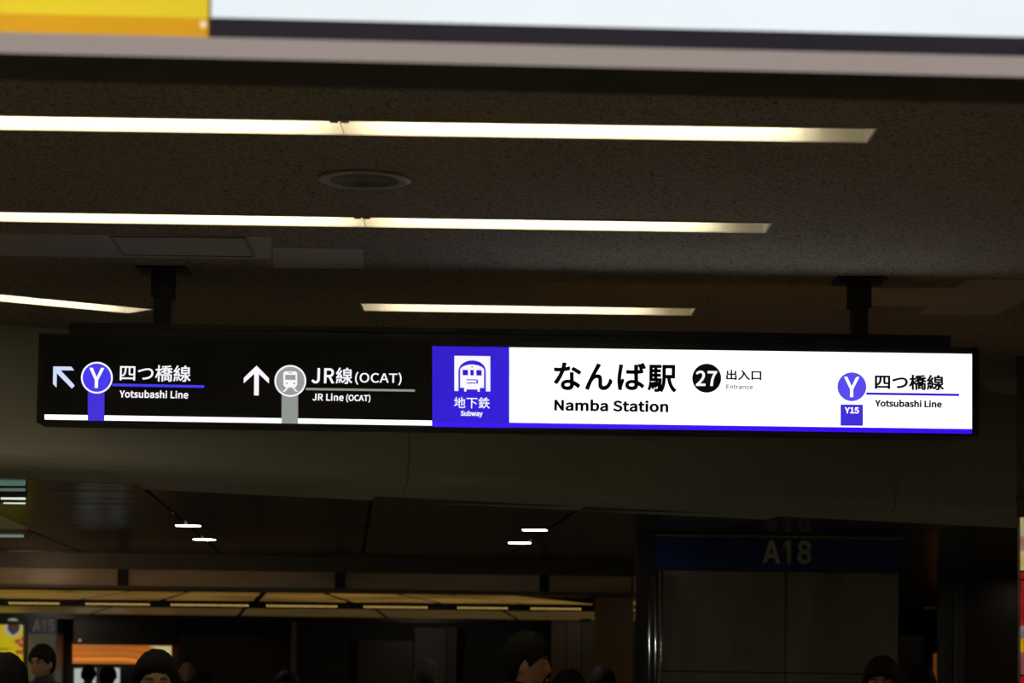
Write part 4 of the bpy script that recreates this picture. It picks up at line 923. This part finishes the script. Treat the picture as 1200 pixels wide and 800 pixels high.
def tube_mesh(parts, vox, name):
    bm = bmesh.new()
    for p, q, r0, r1, sy in parts:
        p = Vector(p); q = Vector(q)
        b2 = bmesh.new(); add_cyl(b2, p, q, r0, 24, r1)
        for c, rr in ((p, r0), (q, r1)): bmesh.ops.create_icosphere(b2, subdivisions=2, radius=rr, matrix=Matrix.Translation(c))
        c = (p + q) / 2
        for v in b2.verts: v.co.y = c.y + (v.co.y - c.y) * sy
        t = bpy.data.meshes.new('t'); b2.to_mesh(t); b2.free(); bm.from_mesh(t); bpy.data.meshes.remove(t)
    me = bpy.data.meshes.new(name); bm.to_mesh(me); bm.free()
    o = bpy.data.objects.new('b', me); C.objects.link(o)
    md = o.modifiers.new('r', 'REMESH'); md.mode = 'VOXEL'; md.voxel_size = vox; md.use_smooth_shade = True
    m2 = o.modifiers.new('s', 'SMOOTH'); m2.iterations = 6; m2.factor = .6
    dg = bpy.context.evaluated_depsgraph_get(); dg.update()
    out = bpy.data.meshes.new_from_object(o.evaluated_get(dg)); bpy.data.objects.remove(o)
    for v in out.vertices:
        n = noise.noise(v.co * 7) * .006 + noise.noise(v.co * 22) * .002
        v.co += v.normal * n
    return out
BODY = make_body_mesh()
jk = []
for s in (-1, 1):
    jk += [((0, .03, 1.36), (s * .17, .03, 1.345), .085, .072, 1), ((s * .09, .02, 1.27), (s * .08, .02, .86), .135, .135, .95),
           ((s * .18, .03, 1.335), (s * .222, .03, 1.07), .066, .058, 1), ((s * .222, .03, 1.07), (s * .228, -.02, .87), .056, .046, 1)]
jk.append(((0, .035, 1.39), (0, .03, 1.445), .085, .072, 1))
JACKET = tube_mesh(jk, .014, 'jacket')
tr_ = []
for s in (-1, 1):
    tr_ += [((s * .085, .02, .93), (s * .10, .012, .50), .108, .078, 1), ((s * .10, .012, .50), (s * .10, .035, .07), .076, .062, 1)]
TROUSERS = tube_mesh(tr_, .014, 'trousers')
sh_ = []
for s in (-1, 1): sh_ += [((s * .10, .045, .045), (s * .118, -.145, .036), .050, .040, 1)]
SHOES = tube_mesh(sh_, .01, 'shoes')
zmin = min(v.co.z for v in SHOES.vertices)
for v in SHOES.vertices: v.co.z = max(0.0, v.co.z - zmin - .004)
for v in BODY.vertices: v.co.z = max(.012, v.co.z)
def hair_mesh(kind, seed):
    rnd = random.Random(seed); off = Vector((rnd.uniform(0, 50), rnd.uniform(0, 50), 0))
    thick, fringe, back = {'short': (.024, .058, -.055), 'full': (.027, .036, -.085), 'thin': (.010, .075, -.045), 'long': (.030, .045, -.16), 'bushy': (.034, .05, -.07)}[kind]
    bm = bmesh.new(); r = bmesh.ops.create_icosphere(bm, subdivisions=5, radius=1)
    for v in r['verts']:
        d = v.co.normalized(); p = head_point(d)
        az = math.atan2(abs(d.x), -d.y)               # 0 front .. pi back
        if az < .75: line = fringe - .012 * (az / .75) + .008 * noise.noise(Vector((d.x * 9, 0, 0)) + off)
        elif az < 1.35: line = fringe - .012 + (-.02 - (fringe - .012)) * (az - .75) / .6
        elif az < 1.75: line = -.02 + .035 * math.sin((az - 1.35) / .4 * math.pi)
        else: line = -.02 + (back + .02) * min(1, (az - 1.75) / .6)
        k = max(0, min(1, (p.z - line) / .016)); k = k * k * (3 - 2 * k)
        n = noise.noise(Vector((math.atan2(d.x, d.y) * 7, d.z * 2.0, 0)) + off) * .5 + noise.noise(Vector((math.atan2(d.x, d.y) * 22, d.z * 5, 3)) + off) * .35
        t = thick * (1 + .30 * n) * (0.8 + .35 * max(0, d.z))
        v.co = p * (0.93 + .07 * k) + d * (t * k * (1 + .12 * noise.noise(d * 11 + off)))
        if kind == 'long' and az > 1.2 and p.z < -.02: v.co = Vector((p.x * 1.25, p.y + .02, p.z * 1.5)) + d * .012
        v.co += Vector((0, 0, HC))
    me = bpy.data.meshes.new('hair'); 
    for f in bm.faces: f.smooth = True
    bm.to_mesh(me); bm.free(); return me
HAIR = {k: hair_mesh(k, i) for i, k in enumerate(('short', 'full', 'thin', 'long', 'bushy'))}
def simple(fn, mm):
    bm = bmesh.new(); fn(bm); me = bpy.data.meshes.new('m')
    for f in bm.faces: f.smooth = True
    bm.to_mesh(me); bm.free(); me.materials.append(mm); return me
M_EYE = mat('eye_white', (0.28, 0.26, 0.24), 0.4); M_IRIS = mat('dark_iris', (0.02, 0.012, 0.008), 0.15)
EYE = {s: simple(lambda bm: bmesh.ops.create_icosphere(bm, subdivisions=3, radius=.0115, matrix=Matrix.Translation((s * .030, -.0745, HC + .004))), M_EYE) for s in (-1, 1)}
IRIS = {s: simple(lambda bm: bmesh.ops.create_icosphere(bm, subdivisions=2, radius=.006, matrix=Matrix.Translation((s * .030, -.0812, HC + .004))), M_IRIS) for s in (-1, 1)}
BROW = {s: simple(lambda bm: [add_cyl(bm, (s * .016, -.0935, HC + .022), (s * .034, -.0925, HC + .027), .0035, 8), add_cyl(bm, (s * .034, -.0925, HC + .027), (s * .050, -.078, HC + .022), .0032, 8, .002)], mat('eyebrow_hair', (0.01, 0.008, 0.006), 0.7)) for s in (-1, 1)}
LIPS = simple(lambda bm: [bmesh.ops.create_icosphere(bm, subdivisions=3, radius=1, matrix=Matrix.Translation((0, -.0925, HC - .0665)) @ Matrix.Diagonal((.021, .009, .0042, 1))),
                          bmesh.ops.create_icosphere(bm, subdivisions=3, radius=1, matrix=Matrix.Translation((0, -.0915, HC - .0745)) @ Matrix.Diagonal((.018, .009, .005, 1)))], mat('lips', (0.30, 0.12, 0.09), 0.5))
def person(px, py, d, face, kind, label, skin=(0.42, 0.26, 0.17), hair=(0.008, 0.007, 0.006), coat=(0.015, 0.014, 0.014), glasses=False, group=None):
    top = PY(px, py, d); h = top.z; sc = h / 1.715
    r = empty('person', (top.x, d, 0), label, 'person', group)
    r.rotation_euler = (0, 0, math.radians(face)); r.scale = (sc, sc, sc)
    def part(nm, me, mm=None):
        if mm is not None:
            me = me.copy(); me.materials.clear(); me.materials.append(mm)
        o = bpy.data.objects.new(nm, me); C.objects.link(o); o.parent = r; return o
    sk = '%d_%d' % (int(skin[0] * 100), int(skin[1] * 100))
    part('body', BODY, mat('skin_' + sk, skin, .5, var=.08, scale=20))
    part('hair', HAIR[kind], mat('hair_%d' % int(hair[0] * 1000), hair, .7, spec=.15, var=.3, scale=40, stretch=(1, 1, .2), bump=.4, bscale=120))
    part('jacket', JACKET, mat('coat_%d' % int(coat[0] * 1000), coat, .8, var=.2, scale=30, bump=.3, bscale=90))
    part('trousers', TROUSERS, mat('trousers', (0.02, 0.02, 0.024), .8)); part('shoes', SHOES, M_BLACK)
    for s in (-1, 1):
        e = part('eye', EYE[s]); o = bpy.data.objects.new('iris', IRIS[s]); C.objects.link(o); o.parent = e
        part('eyebrow', BROW[s])
    part('lips', LIPS)
    if glasses:
        def gl(bm):
            for s in (-1, 1):
                n = 20; P = []
                for i in range(n):
                    a = 2 * math.pi * i / n; P.append(Vector((s * .031 + .022 * math.cos(a), -.099 + .006 * abs(math.cos(a)), HC + .002 + .015 * math.sin(a))))
                for i in range(n): add_cyl(bm, P[i], P[(i + 1) % n], .0016, 6)
                add_cyl(bm, (s * .053, -.092, HC + .006), (s * .080, .0, HC + .0), .0016, 6)
            add_cyl(bm, (-.010, -.101, HC + .005), (.010, -.101, HC + .005), .0016, 6)
        g = part('glasses', simple(gl, M_BLACK))
    return r
# added lamps in small housings, put in to brighten pillars and faces
for i, (loc, tgt, w_, lab) in enumerate((((-7.2, 33.6, 2.14), (-7.0, 35.6, 1.7), 3.0, 'added washer lamp over the A15 pillar'),
                         ((1.0, 31.6, 2.14), (1.1, 34.0, 1.5), 0.6, 'added washer lamp over the brown stone bay'),
                         ((1.95, 26.9, 2.12), (1.4, 30.0, 1.2), 0.8, 'added washer lamp over the light tan pillar'),
                         ((-1.4, 33.4, 2.14), (-1.3, 36, 1.3), 1.6, 'added washer lamp over the grey wall bays'),
                         ((-4.1, 15.4, 2.44), (-3.5, 18, 1.55), 3.0, 'added washer lamp ahead of the man in glasses'),
                         ((-4.35, 19.2, 2.44), (-3.0, 22, 1.5), 2.2, 'added washer lamp ahead of the older man'))):
    r = empty('added_washer', (loc[0], loc[1], loc[2] + .04), lab, 'lamp', 'added washer lamps under the far ceilings')
    box('housing', (loc[0] - .07, loc[1] - .04, loc[2] + .012), (loc[0] + .07, loc[1] + .03, loc[2] + .04), M_BLACK, r)
    area('added_washer_light', loc, tgt, .12, .04, w_, (1, .66, .38) if 'man' in lab or 'tan' in lab else (1, .86, .68))
# px, py of the crown; distance; heading (0 = faces the camera, 90 = faces right)
person(6, 766, 10.0, 165, 'bushy', 'person at bottom left corner, black hair seen from behind')
person(50, 753.5, 18.0, -28, 'full', 'young man in glasses and dark jacket below the A15 band', skin=(0.50, 0.30, 0.19), hair=(0.014, 0.010, 0.008), coat=(0.03, 0.028, 0.03), glasses=True)
person(104, 778, 27.0, 180, 'short', 'distant person seen from behind against the lit shop window')
person(127, 779, 24.0, 175, 'full', 'distant person with rounded black hair right of the lit window')
person(183, 762, 10.2, 12, 'bushy', 'person with thick black hair before the orange sign', skin=(0.34, 0.2, 0.12))
person(219, 767, 22.0, 14, 'thin', 'older man with receding short hair right of the orange sign', skin=(0.40, 0.24, 0.15), hair=(0.03, 0.027, 0.024))
person(240, 783, 24.0, 190, 'full', 'person in dark clothes just right of the older man')
person(336, 784, 15.5, -10, 'short', 'person with dark hair low beside the slim grey post')
person(295, 795, 22.0, 180, 'short', 'short person barely visible between older man and grey post')
person(392, 793.5, 20.0, 170, 'short', 'person barely visible right of the grey post')
person(500, 770, 16.5, 172, 'short', 'person with brown grey hair from behind against grey wall', hair=(0.05, 0.042, 0.034), coat=(0.02, 0.02, 0.02))
person(618, 738, 10.8, 82, 'full', 'tall young man with black hair in profile facing right', skin=(0.36, 0.19, 0.10))
person(667, 785, 12.5, 175, 'bushy', 'person with black hair just right of the man in profile')
person(706, 779, 16.0, 170, 'full', 'person with dark brown hair before the tan pillar', hair=(0.025, 0.016, 0.009))
person(1034, 767, 12.0, -18, 'full', 'person with black fringe at the right corner of the marble pillar', skin=(0.34, 0.19, 0.11))
person(1079, 779, 15.3, 160, 'bushy', 'person with black hair right of the marble pillar, from behind')
